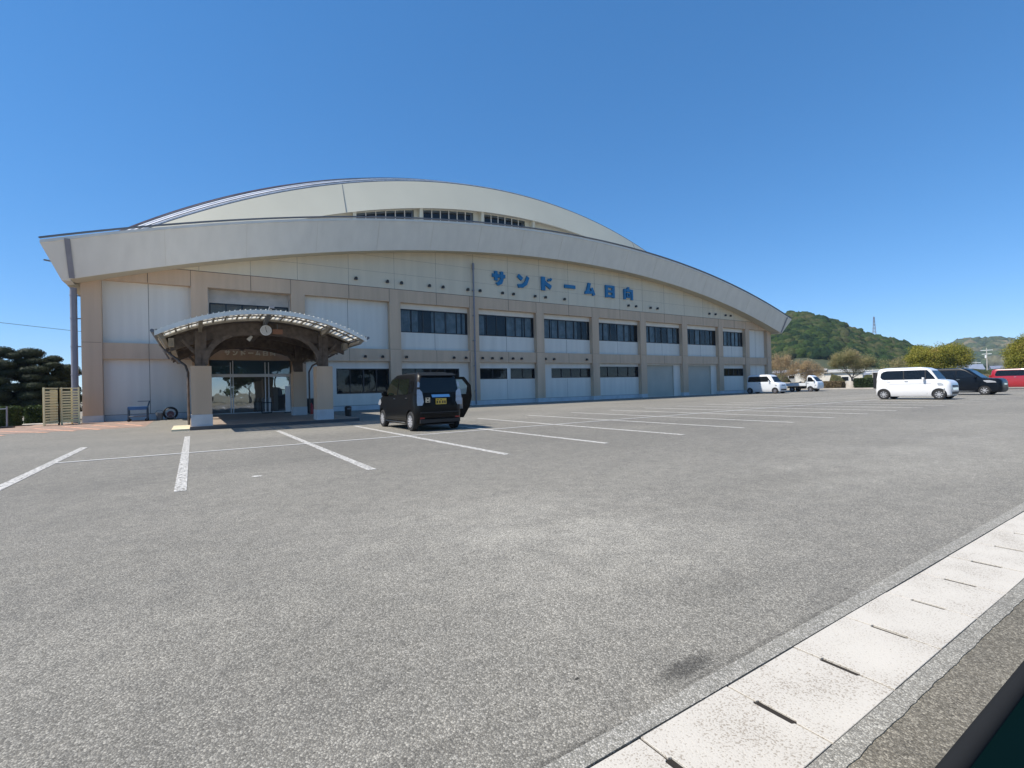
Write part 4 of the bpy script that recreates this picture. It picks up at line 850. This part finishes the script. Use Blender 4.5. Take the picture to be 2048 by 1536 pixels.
# low field bushes between lot and hills
forest('field_scrub', lambda a, u: ((90+130*u*1.7)*math.sin(R(a)), (90+130*u*1.7)*math.cos(R(a)), 0.4), (55, 84), 1.0, 420, .8, 1.9, forest_mat('scrub', (0.06,0.08,0.03), (0.13,0.13,0.06), (0.25,0.21,0.12), .05, 1.2), 33, 'rough scrub and low shrubs in the fields below the hills')

# pylon, utility poles
def pylon(loc, h, label):
    e = empty('lattice_pylon', loc, label, 'pylon'); mb = MB(); wb, wt = h*.06, h*.012
    for s, q in ((-1,-1),(1,-1),(1,1),(-1,1)): mb.bar((s*wb,q*wb,0),(s*wt,q*wt,h),.14,.14)
    for k in range(8):
        z0, z1 = h*k/8, h*(k+1)/8; a, b = wb+(wt-wb)*k/8, wb+(wt-wb)*(k+1)/8
        for q in (-1,1): mb.bar((-a,q*a,z0),(b,q*b,z1),.12,.12); mb.bar((q*a,-a,z0),(q*b,b,z1),.12,.12)
    mb.build('mast', MT['pipe'], e); c = MB()
    for z in (.72,.83,.94): c.bar((-h*.05,0,h*z),(h*.05,0,h*z),.12,.16)
    c.build('cross_arm', MT['pipe'], e)
rr = 395; a = R(69.62); pylon((rr*math.sin(a), rr*math.cos(a), 24), 17.5, 'thin lattice pylon on the crest of the near hill')
def upole(loc, h, label, r=.16):
    e = empty('utility_pole', loc, label, 'pole'); MB().tube([(0,0,0),(0,0,h)],[r,r*.65],8).build('pole', MT['conc'], e, smooth=40)
    c = MB(); c.bar((0,-1.0,h*.93),(0,1.0,h*.93),.1,.1); c.bar((0,-.8,h*.82),(0,.8,h*.82),.1,.1); c.build('cross_arm', MT['alu'], e); MB().tube([(.25,.2,h*.7),(.25,.2,h*.79)],.2,8).build('transformer', MT['alu'], e)
a = R(77.17); upole((150*math.sin(a),150*math.cos(a),0), 7.4, 'pale utility pole with cross arms left of the red car', .12)
a = R(76.5); upole((190*math.sin(a),190*math.cos(a),0), 5.4, 'slim distant white pole left of the taller utility pole', .1)
a = R(69.4); upole((86*math.sin(a),86*math.cos(a),0), 2.6, 'low pale post left of the white hatchback', .06)
# houses beyond the trees
def house(name, loc, rz_, L, W, H, rh, wallc, roofc, label, wins=()):
    e = empty(name, loc, label, 'house', rz=rz_)
    MB().box(-L/2,L/2,-W/2,W/2,0,H).build('wall', mat(name+'_wall', wallc, .8, var=.06, vscale=.8), e)
    r_ = MB(); o = .3
    r_.loft([[(-L/2-o,-W/2-o,H),(-L/2-o,0,H+rh),(-L/2-o,W/2+o,H),(-L/2-o,W/2+o-.02,H-.12),(-L/2-o,-W/2-o+.02,H-.12)], [(L/2+o,-W/2-o,H),(L/2+o,0,H+rh),(L/2+o,W/2+o,H),(L/2+o,W/2+o-.02,H-.12),(L/2+o,-W/2-o+.02,H-.12)]])
    r_.build('roof', mat(name+'_roof', roofc, .6, var=.1, vscale=2), e)
    for (x, z, w_, h_) in wins:
        f = MB().box(x-w_/2,x+w_/2,-W/2-.04,-W/2+.02,z,z+h_).build('window', MT['alu'], e); MB().box(x-w_/2+.06,x+w_/2-.06,-W/2-.05,-W/2-.041,z+.06,z+h_-.06).build('pane', MT['cglass'], f)
rzf = R(-70)
house('house', (110,56.2,0), rzf, 7, 6, 3.0, .6, (0.32,0.34,0.36), (0.25,0.26,0.28), 'grey house end behind the small truck bed', [(0,1.6,1.2,.8)])
house('house', (108,51.6,0), rzf, 5.2, 5, 3.2, .35, (0.66,0.63,0.56), (0.42,0.41,0.38), 'cream house with a dark window above the truck cab', [(.6,2.0,1.0,.6),(-1.4,2.2,.7,.5)])
house('house', (114,50.5,0), rzf, 6, 6, 2.9, .5, (0.40,0.40,0.42), (0.33,0.34,0.37), 'grey house between the two pale houses', [(-1.5,1.7,.7,.5),(-.4,1.7,.5,.4),(.6,1.7,.5,.4)])
house('house', (110,46.3,0), rzf, 6.2, 6, 2.7, .55, (0.70,0.66,0.58), (0.40,0.39,0.35), 'bright cream house behind the sparse round tree', [(.3,.9,1.2,.9),(-1.6,1.2,.6,.5)])
house('house', (125,47,0), rzf, 12, 7, 2.1, .8, (0.42,0.42,0.42), (0.20,0.22,0.26), 'long low house with blue grey roof left of the white hatchback', [(-3,.8,1.2,.9)])
house('house', (170,46,0), rzf, 12, 8, 3, 1.4, (0.45,0.45,0.45), (0.20,0.23,0.29), 'distant pale house with bluish roof beyond the olive tree', [(0,1,1.5,1)])
house('house', (175,34,0), rzf, 10, 7, 2.6, 1.2, (0.45,0.44,0.42), (0.18,0.20,0.26), 'distant house behind the utility pole', [(0,1,1.5,1)])
gr = MB(); gr.box(100,100.3,20,60,0,.9); tag(gr.build('garden_wall', MT['conc']), 'low pale wall in front of the distant houses', 'wall')

# ------------------------------------------------------------ vehicles
def ring(yf, yr, hw, r, z, n=5, bulge=0.0):
    pts = []
    for (cx_, cy_, a0) in ((hw-r, yf-r, 0), (-(hw-r), yf-r, 90), (-(hw-r), yr+r, 180), (hw-r, yr+r, 270)):
        for i in range(n+1):
            a = R(a0+90*i/n); pts.append((cx_+r*math.cos(a), cy_+r*math.sin(a), z))
        # straight side subdivisions
        if a0 in (0, 180):
            s = 1 if a0 == 0 else -1
            for k in range(1, 4): pts.append((s*(hw-r)*(1-k/2.0), (yf if s > 0 else yr)+0, z))
        else:
            s = -1 if a0 == 90 else 1; y0 = (yf-r) if s < 0 else (yr+r); y1 = (yr+r) if s < 0 else (yf-r)
            for k in range(1, 10): pts.append((s*hw, y0+(y1-y0)*k/10, z))
    return pts
class Car:
    def __init__(s, name, loc, rz_, label, slices, paint, cat, group=None):
        s.e = empty(name, loc, label, cat, group, rz_); s.S = slices; s.paint = paint
    def at(s, z, k):
        S = s.S
        if z <= S[0][0]: return S[0][k]
        for a, b in zip(S[:-1], S[1:]):
            if z <= b[0]: t = (z-a[0])/max(1e-6, b[0]-a[0]); return a[k]+(b[k]-a[k])*t
        return S[-1][k]
    def body(s, arches, ar=.33, aw=.28):
        mb = MB(); mb.loft([ring(S[1], S[2], S[3], S[4], S[0]) for S in s.S]); o = mb.build('body', s.paint)
        cut = MB()
        for (x, y) in arches: cut.disc((x, y, .28), 'x', ar, aw, 28)
        c = cut.build('cutter', s.paint)
        md = o.modifiers.new('b', 'BOOLEAN'); md.operation = 'DIFFERENCE'; md.object = c; md.solver = 'EXACT'
        dg = bpy.context.evaluated_depsgraph_get(); me = bpy.data.meshes.new_from_object(o.evaluated_get(dg)); o.modifiers.clear(); o.data = me; bpy.data.objects.remove(c)
        me.polygons.foreach_set('use_smooth', [True]*len(me.polygons)); me.set_sharp_from_angle(angle=R(32)); o.parent = s.e; s.b = o
        # inner well so the arches are not see-through
        MB().box(-s.S[1][3]+.06, s.S[1][3]-.06, s.S[1][2]+.1, s.S[1][1]-.1, s.S[0][0]+.03, .62).build('underbody', MT['black'], s.e)
    def zrows(s, rows):
        zs = sorted(set([r[0] for r in rows]+[S[0] for S in s.S if rows[0][0] < S[0] < rows[-1][0]])); out = []
        for z in zs:
            for a, b in zip(rows[:-1], rows[1:]):
                if a[0] <= z <= b[0]: t = (z-a[0])/max(1e-6,b[0]-a[0]); out.append((z, a[1]+(b[1]-a[1])*t, a[2]+(b[2]-a[2])*t)); break
        return out
    def side(s, nm, rows, m, sides=(-1,1), eps=.006, parent=None):
        for sd in sides:
            mb = MB(); rw = s.zrows(rows); g = [[(sd*(s.at(z,3)+eps), y, z) for y in (a, (a+b)/2, b)] for z, a, b in rw]; mb.loft(g, closed=False, caps=False)
            g2 = [(sd*(s.at(z,3)-.01), a, z) for z, a, b in rw]; mb.build(nm, m, parent or s.e)
    def front(s, nm, rows, m, end=1, eps=.006, parent=None):
        k = 1 if end > 0 else 2; mb = MB(); rw = s.zrows(rows)
        mb.loft([[(x, s.at(z,k)+end*eps, z) for x in (a, a+(b-a)*.33, a+(b-a)*.66, b)] for z, a, b in rw], closed=False, caps=False); return mb.build(nm, m, parent or s.e)
    def wheels(s, xs, ys, r=.28, wd=.16, spokes=9, rim='rim'):
        for y in ys:
            for x in (-xs, xs):
                sd = 1 if x > 0 else -1; mb = MB(); prof = [(-wd/2,r*.62),(-wd/2,r*.93),(-wd/2+.02,r),(wd/2-.02,r),(wd/2,r*.93),(wd/2,r*.62)]
                mb.loft([[(x+p, y+q*math.cos(t), r+q*math.sin(t)) for p, q in prof] for t in [2*math.pi*i/28 for i in range(29)]], closed=True, caps=False)
                w_ = mb.build('wheel', MT['rubber'], s.e, smooth=35); rm = MB(); xo = x+sd*wd*.42
                rm.loft([[(xo+dx, y+q*math.cos(t), r+q*math.sin(t)) for dx, q in ((0,r*.70),(sd*.012,r*.68),(sd*.012,r*.60),(-sd*.03,r*.58))] for t in [2*math.pi*i/28 for i in range(29)]], closed=False, caps=False)
                rm.disc((xo-sd*.0,y,r),'x',r*.16,.03,12)
                for i in range(spokes):
                    t = 2*math.pi*i/spokes; rm.bar((xo,y+r*.1*math.cos(t),r+r*.1*math.sin(t)),(xo,y+r*.62*math.cos(t),r+r*.62*math.sin(t)),r*.13,.02,(1,0,0))
                rm.build('rim', MT[rim], w_, smooth=35); MB().disc((x+sd*wd*.15,y,r),'x',r*.6,.02,20).build('brake_disc', MT['black'], w_)
    def mirror(s, y, z, m, sides=(-1,1)):
        for sd in sides:
            mb = MB(); h_ = s.at(z,3); mb.loft([[(sd*(h_+dx),y+dy,z+dz) for dy, dz in ((-.05*k,-.07*k),(.06*k,-.06*k),(.06*k,.06*k),(-.05*k,.07*k))] for dx, k in ((.03,.7),(.08,1),(.17,1),(.20,.7))]); mb.bar((sd*h_,y,z-.05),(sd*(h_+.06),y,z-.04),.05,.04); mb.build('wing_mirror', m, s.e, smooth=50)
    def handle(s, y, z, m, sides=(-1,1)):
        for sd in sides: h_ = s.at(z,3)+.015; MB().box(sd*h_-.012, sd*h_+.012, y-.08, y+.08, z-.012, z+.012).build('door_handle', m, s.e)
    def line(s, pts, sides=(-1,1)):   # shut lines
        mb = MB()
        for sd in sides:
            for (y0,z0),(y1,z1) in zip(pts[:-1], pts[1:]): mb.bar((sd*(s.at(z0,3)+.002),y0,z0),(sd*(s.at(z1,3)+.002),y1,z1),.008,.008)
        return mb
def wagon(name, loc, rz_, label, paint, L=3.4, W=1.475, H=1.67, hood=.62, hoodz=1.02, ws=.85, cat='car', sc_=1):
    h = L/2; hw = W/2
    S = [(.17,h-.12,-h+.1,hw-.07,.15),(.26,h-.02,-h+.03,hw-.02,.2),(.5,h,-h,hw,.24),(.72,h-.01,-h,hw,.25),(.86,h-.03,-h+.01,hw-.004,.26),(hoodz-.08,h-.10,-h+.02,hw-.01,.27),(hoodz-.02,h-.20,-h+.025,hw-.015,.26),(hoodz+.01,h-hood*.7,-h+.03,hw-.02,.26),(hoodz+.04,h-hood-.03,-h+.035,hw-.025,.2),
         (H-.16,h-hood-ws+.12,-h+.11,hw-.115,.2),(H-.05,h-hood-ws-.1,-h+.2,hw-.17,.2),(H,h-hood-ws-.45,-h+.42,hw-.32,.25)]
    return Car(name, loc, rz_, label, S, paint, cat)
# --- black kei wagon seen from behind, rear side door open
pblack = car_paint('black_car_paint', (0.005,0.005,0.005), .4, coat=.45)
c = wagon('black_car', (5.98,14.72,0), 0, 'black boxy hatchback with its right rear door open and yellow number plate', pblack, H=1.70, hood=.58, ws=.62)
c.body([(sx*.68, y) for sx in (-1,1) for y in (1.25,-1.22)])
c.wheels(.655, (1.25,-1.22), spokes=10)
c.side('side_window', [(1.04,-.12,.88),(1.2,-.12,.80),(1.50,-.10,.55),(1.54,-.08,.46)], MT['sglass'])
c.side('side_window', [(1.06,-.98,-.22),(1.1,-1.02,-.22),(1.46,-1.0,-.2),(1.52,-.94,-.2)], MT['sglass'])
c.side('quarter_window', [(1.10,-1.42,-1.12),(1.44,-1.36,-1.12)], MT['cglass'])
c.front('windscreen', [(1.08,-.60,.60),(1.5,-.52,.52)], MT['cglass'])
c.front('rear_window', [(1.10,-.56,.60),(1.2,-.60,.60),(1.50,-.56,.56),(1.56,-.48,.48)], MT['cglass'], end=-1)
for sd in (-1,1):
    c.front('tail_lamp', [(.74,min(sd*.70,sd*.55),max(sd*.70,sd*.55)),(.84,min(sd*.71,sd*.50),max(sd*.71,sd*.50)),(1.12,min(sd*.69,sd*.53),max(sd*.69,sd*.53)),(1.2,min(sd*.68,sd*.60),max(sd*.68,sd*.60))], MT['lamp'], end=-1, eps=.012)
    c.front('tail_lamp', [(1.26,min(sd*.67,sd*.60),max(sd*.67,sd*.60)),(1.38,min(sd*.65,sd*.58),max(sd*.65,sd*.58)),(1.42,min(sd*.64,sd*.61),max(sd*.64,sd*.61))], MT['lamp'], end=-1, eps=.012)
    c.front('reflector', [(.36,min(sd*.62,sd*.48),max(sd*.62,sd*.48)),(.40,min(sd*.62,sd*.48),max(sd*.62,sd*.48))], MT['red'], end=-1, eps=.01)
MB().loft([[(-.26,-1.745,.965),(.30,-1.745,.965),(.30,-1.69,1.045),(-.26,-1.69,1.045)],[(-.26,-1.66,.965),(.30,-1.66,.965),(.30,-1.66,1.045),(-.26,-1.66,1.045)]]).build('tailgate_garnish', MT['chrome'], c.e)
MB().box(-.14,.19,-1.735,-1.702,.76,.93).box(-.10,-.06,-1.738,-1.7352,.885,.905,1).box(.0,.04,-1.738,-1.7352,.885,.905,1).box(-.12,-.08,-1.738,-1.7352,.79,.86,1).box(-.04,-.0,-1.738,-1.7352,.79,.86,1).box(.05,.09,-1.738,-1.7352,.79,.86,1).box(.12,.16,-1.738,-1.7352,.79,.86,1).build('number_plate', [MT['plate'], MT['black']], c.e)
m_ = MB(); m_.box(-.43,-.41,-1.722,-1.70,.84,.94); m_.box(-.36,-.34,-1.722,-1.70,.84,.94); m_.box(-.41,-.36,-1.721,-1.70,.88,.90)
for q in ((-.455,-.445,.82,.96),(-.325,-.315,.82,.96)): m_.box(q[0],q[1],-1.72,-1.70,q[2],q[3])
m_.box(-.445,-.325,-1.72,-1.70,.952,.96); m_.box(-.445,-.325,-1.72,-1.70,.82,.828); m_.build('emblem', MT['chrome'], c.e)
m_ = MB(); m_.box(-.62,.62,-1.74,-1.66,.24,.34); m_.box(-.60,.60,-1.735,-1.69,.52,.55); m_.build('rear_bumper', MT['black'], c.e)
MB().box(-.42,.42,-1.72,-1.60,.175,.20).build('exhaust_trim', MT['black'], c.e)
MB().loft([[(-.55,-1.62,1.585),(.55,-1.62,1.585),(.55,-1.4,1.67),(-.55,-1.4,1.67)],[(-.53,-1.72,1.57),(.53,-1.72,1.57),(.53,-1.70,1.60),(-.53,-1.70,1.60)]]).build('spoiler', pblack, c.e)
MB().tube([(.05,-1.35,1.69),(.05,-1.55,1.78)],.006,5).build('antenna', MT['black'], c.e)
c.mirror(.72, 1.08, pblack); c.handle(.0, .93, MT['chrome'], (-1,)); c.handle(-.98, .95, MT['chrome'], (-1,))
for sd in (-1,1):
    c.side('headlamp', [(.72,1.38,1.60),(.80,1.30,1.58),(.90,1.36,1.48)], MT['lamp'], sides=(sd,), eps=.008)
lm_ = c.line([(-.17,.24),(-.17,1.05)]); q_ = c.line([(.78,.3),(.80,1.0)]); lm_.add(q_.v, q_.f); q_ = c.line([(-1.0,.6),(-1.05,1.05)]); lm_.add(q_.v, q_.f); lm_.build('shut_line', MT['black'], c.e)
MB().box(-.755,-.735,-.86,.9,.22,.25).build('sill_trim', MT['chrome'], c.e)
# open rear door (hinged at its front edge)
dr = bpy.data.objects.new('open_door', None); col.objects.link(dr); dr.parent = c.e; dr.location = (.74,-.15,0); dr.rotation_euler = (0,0,R(68)); dr.scale = (1,1.17,1)
pr_ = [(0,.26),(-.62,.26),(-.80,.62),(-.86,.95),(-.84,1.30),(-.66,1.58),(0,1.60)]
dm = MB(); hole = [(-.08,1.02),(-.70,1.02),(-.74,1.28),(-.60,1.50),(-.08,1.52)]
def pr3(p, x): return (x, p[0], p[1])
lowp = [(0,.26),(-.62,.26),(-.80,.62),(-.86,.95),(-.855,1.02),(0,1.02)]; dm.prism(lowp, 'x', -.04, .05)
dm.prism([(0,1.0201),(-.08,1.0201),(-.08,1.52),(0,1.60)], 'x', -.03, .03); dm.prism([(-.0801,1.5201),(-.60,1.50),(-.66,1.58),(0,1.60)], 'x', -.03, .03)
dm.prism([(-.6001,1.4999),(-.74,1.28),(-.84,1.30),(-.6601,1.5799)], 'x', -.03, .03); dm.prism([(-.7401,1.2799),(-.70,1.0201),(-.855,1.0201),(-.8401,1.2999)], 'x', -.03, .03)
do = dm.build('door_panel', pblack, dr); MB().prism(hole, 'x', -.004, .004).build('door_window', glass_mat('tinted_glass',(0.02,0.02,0.025),.05,.85), dr)
MB().box(-.07,-.041,-.6,-.1,.55,.9).build('door_trim', mat('door_trim_beige',(0.30,0.28,0.25),.7,var=.1), dr)
MB().box(.60,.72,-1.0,-.15,.35,1.5).build('cabin_opening', MT['black'], c.e)
# --- white hatchback
pw = car_paint('white_car_paint', (0.80,0.80,0.80), .3)
c = wagon('white_car', (33.66,10.62,0), R(180), 'white boxy hatchback parked side on in the lot', pw, H=1.77, hood=.50, hoodz=1.04, ws=.48)
c.body([(sx*.68, y) for sx in (-1,1) for y in (1.22,-1.25)]); c.wheels(.655, (1.22,-1.25), spokes=8)
c.side('side_window', [(1.10,-1.22,1.08),(1.14,-1.32,1.06),(1.24,-1.40,1.0),(1.45,-1.38,.84),(1.55,-1.28,.76),(1.60,-1.1,.70)], MT['cglass'])
m_ = MB()
for sd in (-1,1):
    for y in (.66,-.30): MB().bar((sd*(c.at(1.1,3)+.009),y,1.1),(sd*(c.at(1.59,3)+.009),y-.02,1.59),.045,.004,(1,0,0)).build('window_pillar', MT['black'], c.e)
c.front('windscreen', [(1.10,-.60,.60),(1.56,-.5,.5)], MT['cglass']); c.front('rear_window', [(1.08,-.55,.55),(1.55,-.5,.5)], MT['cglass'], end=-1)
c.front('grille', [(.50,-.38,.38),(.62,-.44,.44)], MT['chrome'], eps=.012); c.front('grille', [(.28,-.45,.45),(.42,-.5,.5)], MT['black'], eps=.012); c.front('grille', [(.64,-.4,.4),(.76,-.4,.4)], MT['trimd'], eps=.012)
for sd in (-1,1):
    c.side('headlamp', [(.76,1.2,1.42),(.84,1.16,1.40),(.90,1.18,1.30)], MT['lamp'], sides=(sd,), eps=.01)
    c.side('corner_trim', [(.30,1.40,1.46),(.60,1.42,1.47)], MT['chrome'], sides=(sd,), eps=.01)
    MB().box(sd*.56-.12,sd*.56+.12,-1.76,-1.62,.62,1.55).build('tail_lamp', MT['black'], c.e)
c.mirror(.60, 1.13, pw); c.handle(-.18, 1.0, MT['chrome']); c.handle(-1.0, 1.0, pw)
lm_ = c.line([(-.3,.24),(-.3,1.08)]);
for p in ([(.72,.3),(.70,1.06)], [(-1.12,.62),(-1.05,1.08)], [(-.98,.86),(.9,.86)]): q_ = c.line(p); lm_.add(q_.v, q_.f)
lm_.build('shut_line', MT['trimd'], c.e)
# --- dark compact car behind it
pd = car_paint('dark_blue_paint', (0.006,0.009,0.014), .3, coat=.5)
c = wagon('dark_car', (42.55,10.72,0), R(180), 'glossy black compact car parked behind the white hatchback', pd, L=3.72, W=1.62, H=1.76, hood=.92, hoodz=1.05, ws=.75)
c.body([(sx*.74, y) for sx in (-1,1) for y in (1.05,-1.40)]); c.wheels(.72, (1.05,-1.40), spokes=7, r=.29)
c.side('side_window', [(1.12,-.30,.72),(1.20,-.30,.62),(1.50,-.28,.22),(1.58,-.26,.1)], MT['cglass']); c.side('side_window', [(1.12,-1.5,-.38),(1.3,-1.52,-.38),(1.52,-1.35,-.36),(1.58,-1.2,-.34)], MT['cglass'])
c.front('windscreen', [(1.12,-.66,.66),(1.56,-.55,.55)], MT['cglass']); c.front('rear_window', [(1.1,-.6,.6),(1.55,-.5,.5)], MT['cglass'], end=-1); c.front('grille', [(.3,-.5,.5),(.44,-.55,.55)], MT['black'], eps=.012); c.front('grille', [(.62,-.3,.3),(.72,-.34,.34)], MT['chrome'], eps=.012)
for sd in (-1,1): c.side('headlamp', [(.78,1.18,1.62),(.86,1.05,1.56),(.93,1.0,1.30)], MT['lamp'], sides=(sd,), eps=.01)
c.mirror(.62, 1.14, pd); c.handle(-.2, 1.0, MT['chrome']); c.line([(-.34,.24),(-.34,1.1)]).build('shut_line', MT['black'], c.e)
m_ = MB(); [m_.box(sd*.812-.006,sd*.812+.006,-.9,.6,.235,.26) for sd in (-1,1)]; m_.build('sill_trim', MT['chrome'], c.e)
# --- red minivan
prd = car_paint('red_car_paint', (0.36,0.015,0.025), .25)
c = wagon('red_car', (60.9,11.6,0), R(180), 'red car with dark glass cut by the right edge of the photo', prd, L=3.9, W=1.70, H=1.80, hood=.7, hoodz=1.12, ws=.8)
c.body([(sx*.78, y) for sx in (-1,1) for y in (1.2,-1.35)]); c.wheels(.76, (1.2,-1.35), spokes=7, r=.29)
c.side('side_window', [(1.16,-1.55,1.0),(1.3,-1.6,.85),(1.6,-1.5,.4),(1.66,-1.4,.3)], MT['cglass'])
c.front('windscreen', [(1.18,-.66,.66),(1.6,-.55,.55)], MT['cglass']); c.front('rear_window', [(1.15,-.6,.6),(1.6,-.5,.5)], MT['cglass'], end=-1)
MB().loft([ring(.55,-1.72,.70,.2,1.79),ring(.5,-1.66,.66,.2,1.83)]).build('roof_panel', MT['rubber'], c.e, smooth=40)
c.handle(-.3, 1.06, MT['chrome']); c.mirror(.7, 1.2, prd); m_ = MB(); [m_.box(sd*.70-.1,sd*.70+.1,-1.98,-1.88,1.0,1.25) for sd in (-1,1)]; m_.build('tail_lamp', MT['red'], c.e)
c.line([(-.4,.24),(-.4,1.12)]).build('shut_line', MT['black'], c.e)
# --- white van by the wall
pv = car_paint('van_paint', (0.70,0.73,0.76), .3)
c = wagon('white_van', (47.55,26.95,0), R(180), 'white delivery van with black side glass parked beside the hall', pv, H=1.88, hood=.50, hoodz=1.06, ws=.55, cat='van')
c.body([(sx*.68, y) for sx in (-1,1) for y in (1.24,-1.30)]); c.wheels(.655, (1.24,-1.30), spokes=6, rim='pipe')
c.side('side_window', [(1.16,-1.45,.86),(1.2,-1.5,.84),(1.62,-1.45,.50),(1.68,-1.38,.42)], MT['cglass']); c.front('windscreen', [(1.12,-.62,.62),(1.66,-.52,.52)], MT['cglass']); c.front('rear_window', [(1.12,-.58,.58),(1.64,-.5,.5)], MT['cglass'], end=-1)
c.front('grille', [(.30,-.45,.45),(.44,-.5,.5)], MT['black'], eps=.012); c.front('grille', [(.78,-.3,.3),(.84,-.3,.3)], MT['black'], eps=.012)
for sd in (-1,1): c.side('headlamp', [(.72,1.26,1.46),(.86,1.24,1.42)], MT['lamp'], sides=(sd,), eps=.01)
c.mirror(.72, 1.2, pv); c.handle(-.25, 1.0, MT['black']); q_ = c.line([(-.2,.24),(-.2,1.14)]); q2 = c.line([(-1.65,.62),(-1.25,.62)]); q_.add(q2.v, q2.f); q_.build('shut_line', MT['black'], c.e)
# --- small flatbed truck
S = [(.30,1.66,.55,.60,.1),(.42,1.69,.54,.70,.14),(.8,1.70,.54,.715,.16),(.98,1.64,.54,.71,.18),(1.04,1.56,.54,.70,.18),(1.50,1.18,.56,.61,.14),(1.66,.98,.60,.58,.14),(1.74,.85,.68,.46,.1)]
c = Car('small_truck', (55.25,27.15,0), R(180), 'small white flatbed truck parked by the far hall corner', S, pv, 'truck')
c.S = S; c.body([(sx*.66, .95) for sx in (-1,1)], .32); c.wheels(.62, (.95,-.95), r=.27, spokes=6, rim='pipe')
c.side('side_window', [(1.06,.66,1.36),(1.48,.68,1.08),(1.54,.70,1.0)], MT['cglass']); c.front('windscreen', [(1.08,-.58,.58),(1.56,-.48,.48)], MT['cglass']); c.front('rear_window', [(1.10,-.4,.4),(1.45,-.38,.38)], MT['cglass'], end=-1)
m_ = MB(); m_.box(-.70,.70,-1.70,.50,.62,.66); m_.box(-.715,-.69,-1.72,.50,.66,.93); m_.box(.69,.715,-1.72,.50,.66,.93); m_.box(-.69,.69,-1.72,-1.695,.66,.93); m_.box(-.69,.69,.47,.50,.66,1.1)
m_.build('cargo_bed', pv, c.e); m_ = MB(); m_.box(-.35,.35,-1.6,1.0,.42,.60); m_.box(-.6,-.3,-.5,-.1,.3,.6); m_.box(.3,.6,-.6,-.1,.3,.6); m_.build('chassis', MT['black'], c.e)
m_ = MB(); m_.box(-.05,.0,-1.5,.3,.94,1.0); m_.tube([(-.5,-1.2,.70),(-.1,-.4,1.05),(.3,.2,.95)],.07,7); m_.tube([(.2,-1.5,.72),(.1,-.3,1.0)],.06,7); m_.build('cargo', MT['wood2'], c.e)
for sd in (-1,1): c.side('headlamp', [(.60,1.42,1.55),(.74,1.42,1.54)], MT['lamp'], sides=(sd,), eps=.01)
c.mirror(1.35, 1.15, MT['black']); c.handle(.72, .92, MT['black']); c.line([(1.38,.45),(1.38,1.0)]).build('shut_line', MT['black'], c.e)

# --- the near car door in the lower right corner
nd = empty('car_door', (0.4, .05, 0), 'dark top edge of a car door in the near lower right corner', 'car door')
m_ = MB(); m_.box(-.2,1.5,-.06,.060,.45,.9245); m_.build('door_skin', mat('dark_teal_panel',(0.006,0.016,0.018),.6,var=.1), nd)
m_ = MB(); m_.tube([(-.2,.059,.940),(1.5,.059,.940)], .0062, 12); m_.build('weather_strip', mat('rubber_seal',(0.020,0.021,0.022),.9,spec=.05,var=.1), nd, smooth=50)
m_ = MB(); m_.box(-.2,1.5,-.10,.0535,.9245,.941); m_.build('inner_trim', mat('teal_trim',(0.0018,0.008,0.009),.95,var=.15,spec=.0), nd)

# ------------------------------------------------------------ haze
hzm = bpy.data.materials.new('haze_air'); hzm.use_nodes = True; nt = hzm.node_tree; nt.nodes.clear(); o_ = nt.nodes.new('ShaderNodeOutputMaterial'); pv_ = nt.nodes.new('ShaderNodeVolumePrincipled')
pv_.inputs['Color'].default_value = (0.62, 0.78, 1.0, 1); pv_.inputs['Density'].default_value = 0.00018; nt.links.new(pv_.outputs[0], o_.inputs['Volume'])
hb = MB().box(-400, 1900, -500, 1900, -3, 135).build('haze', hzm); tag(hb, kind='stuff')
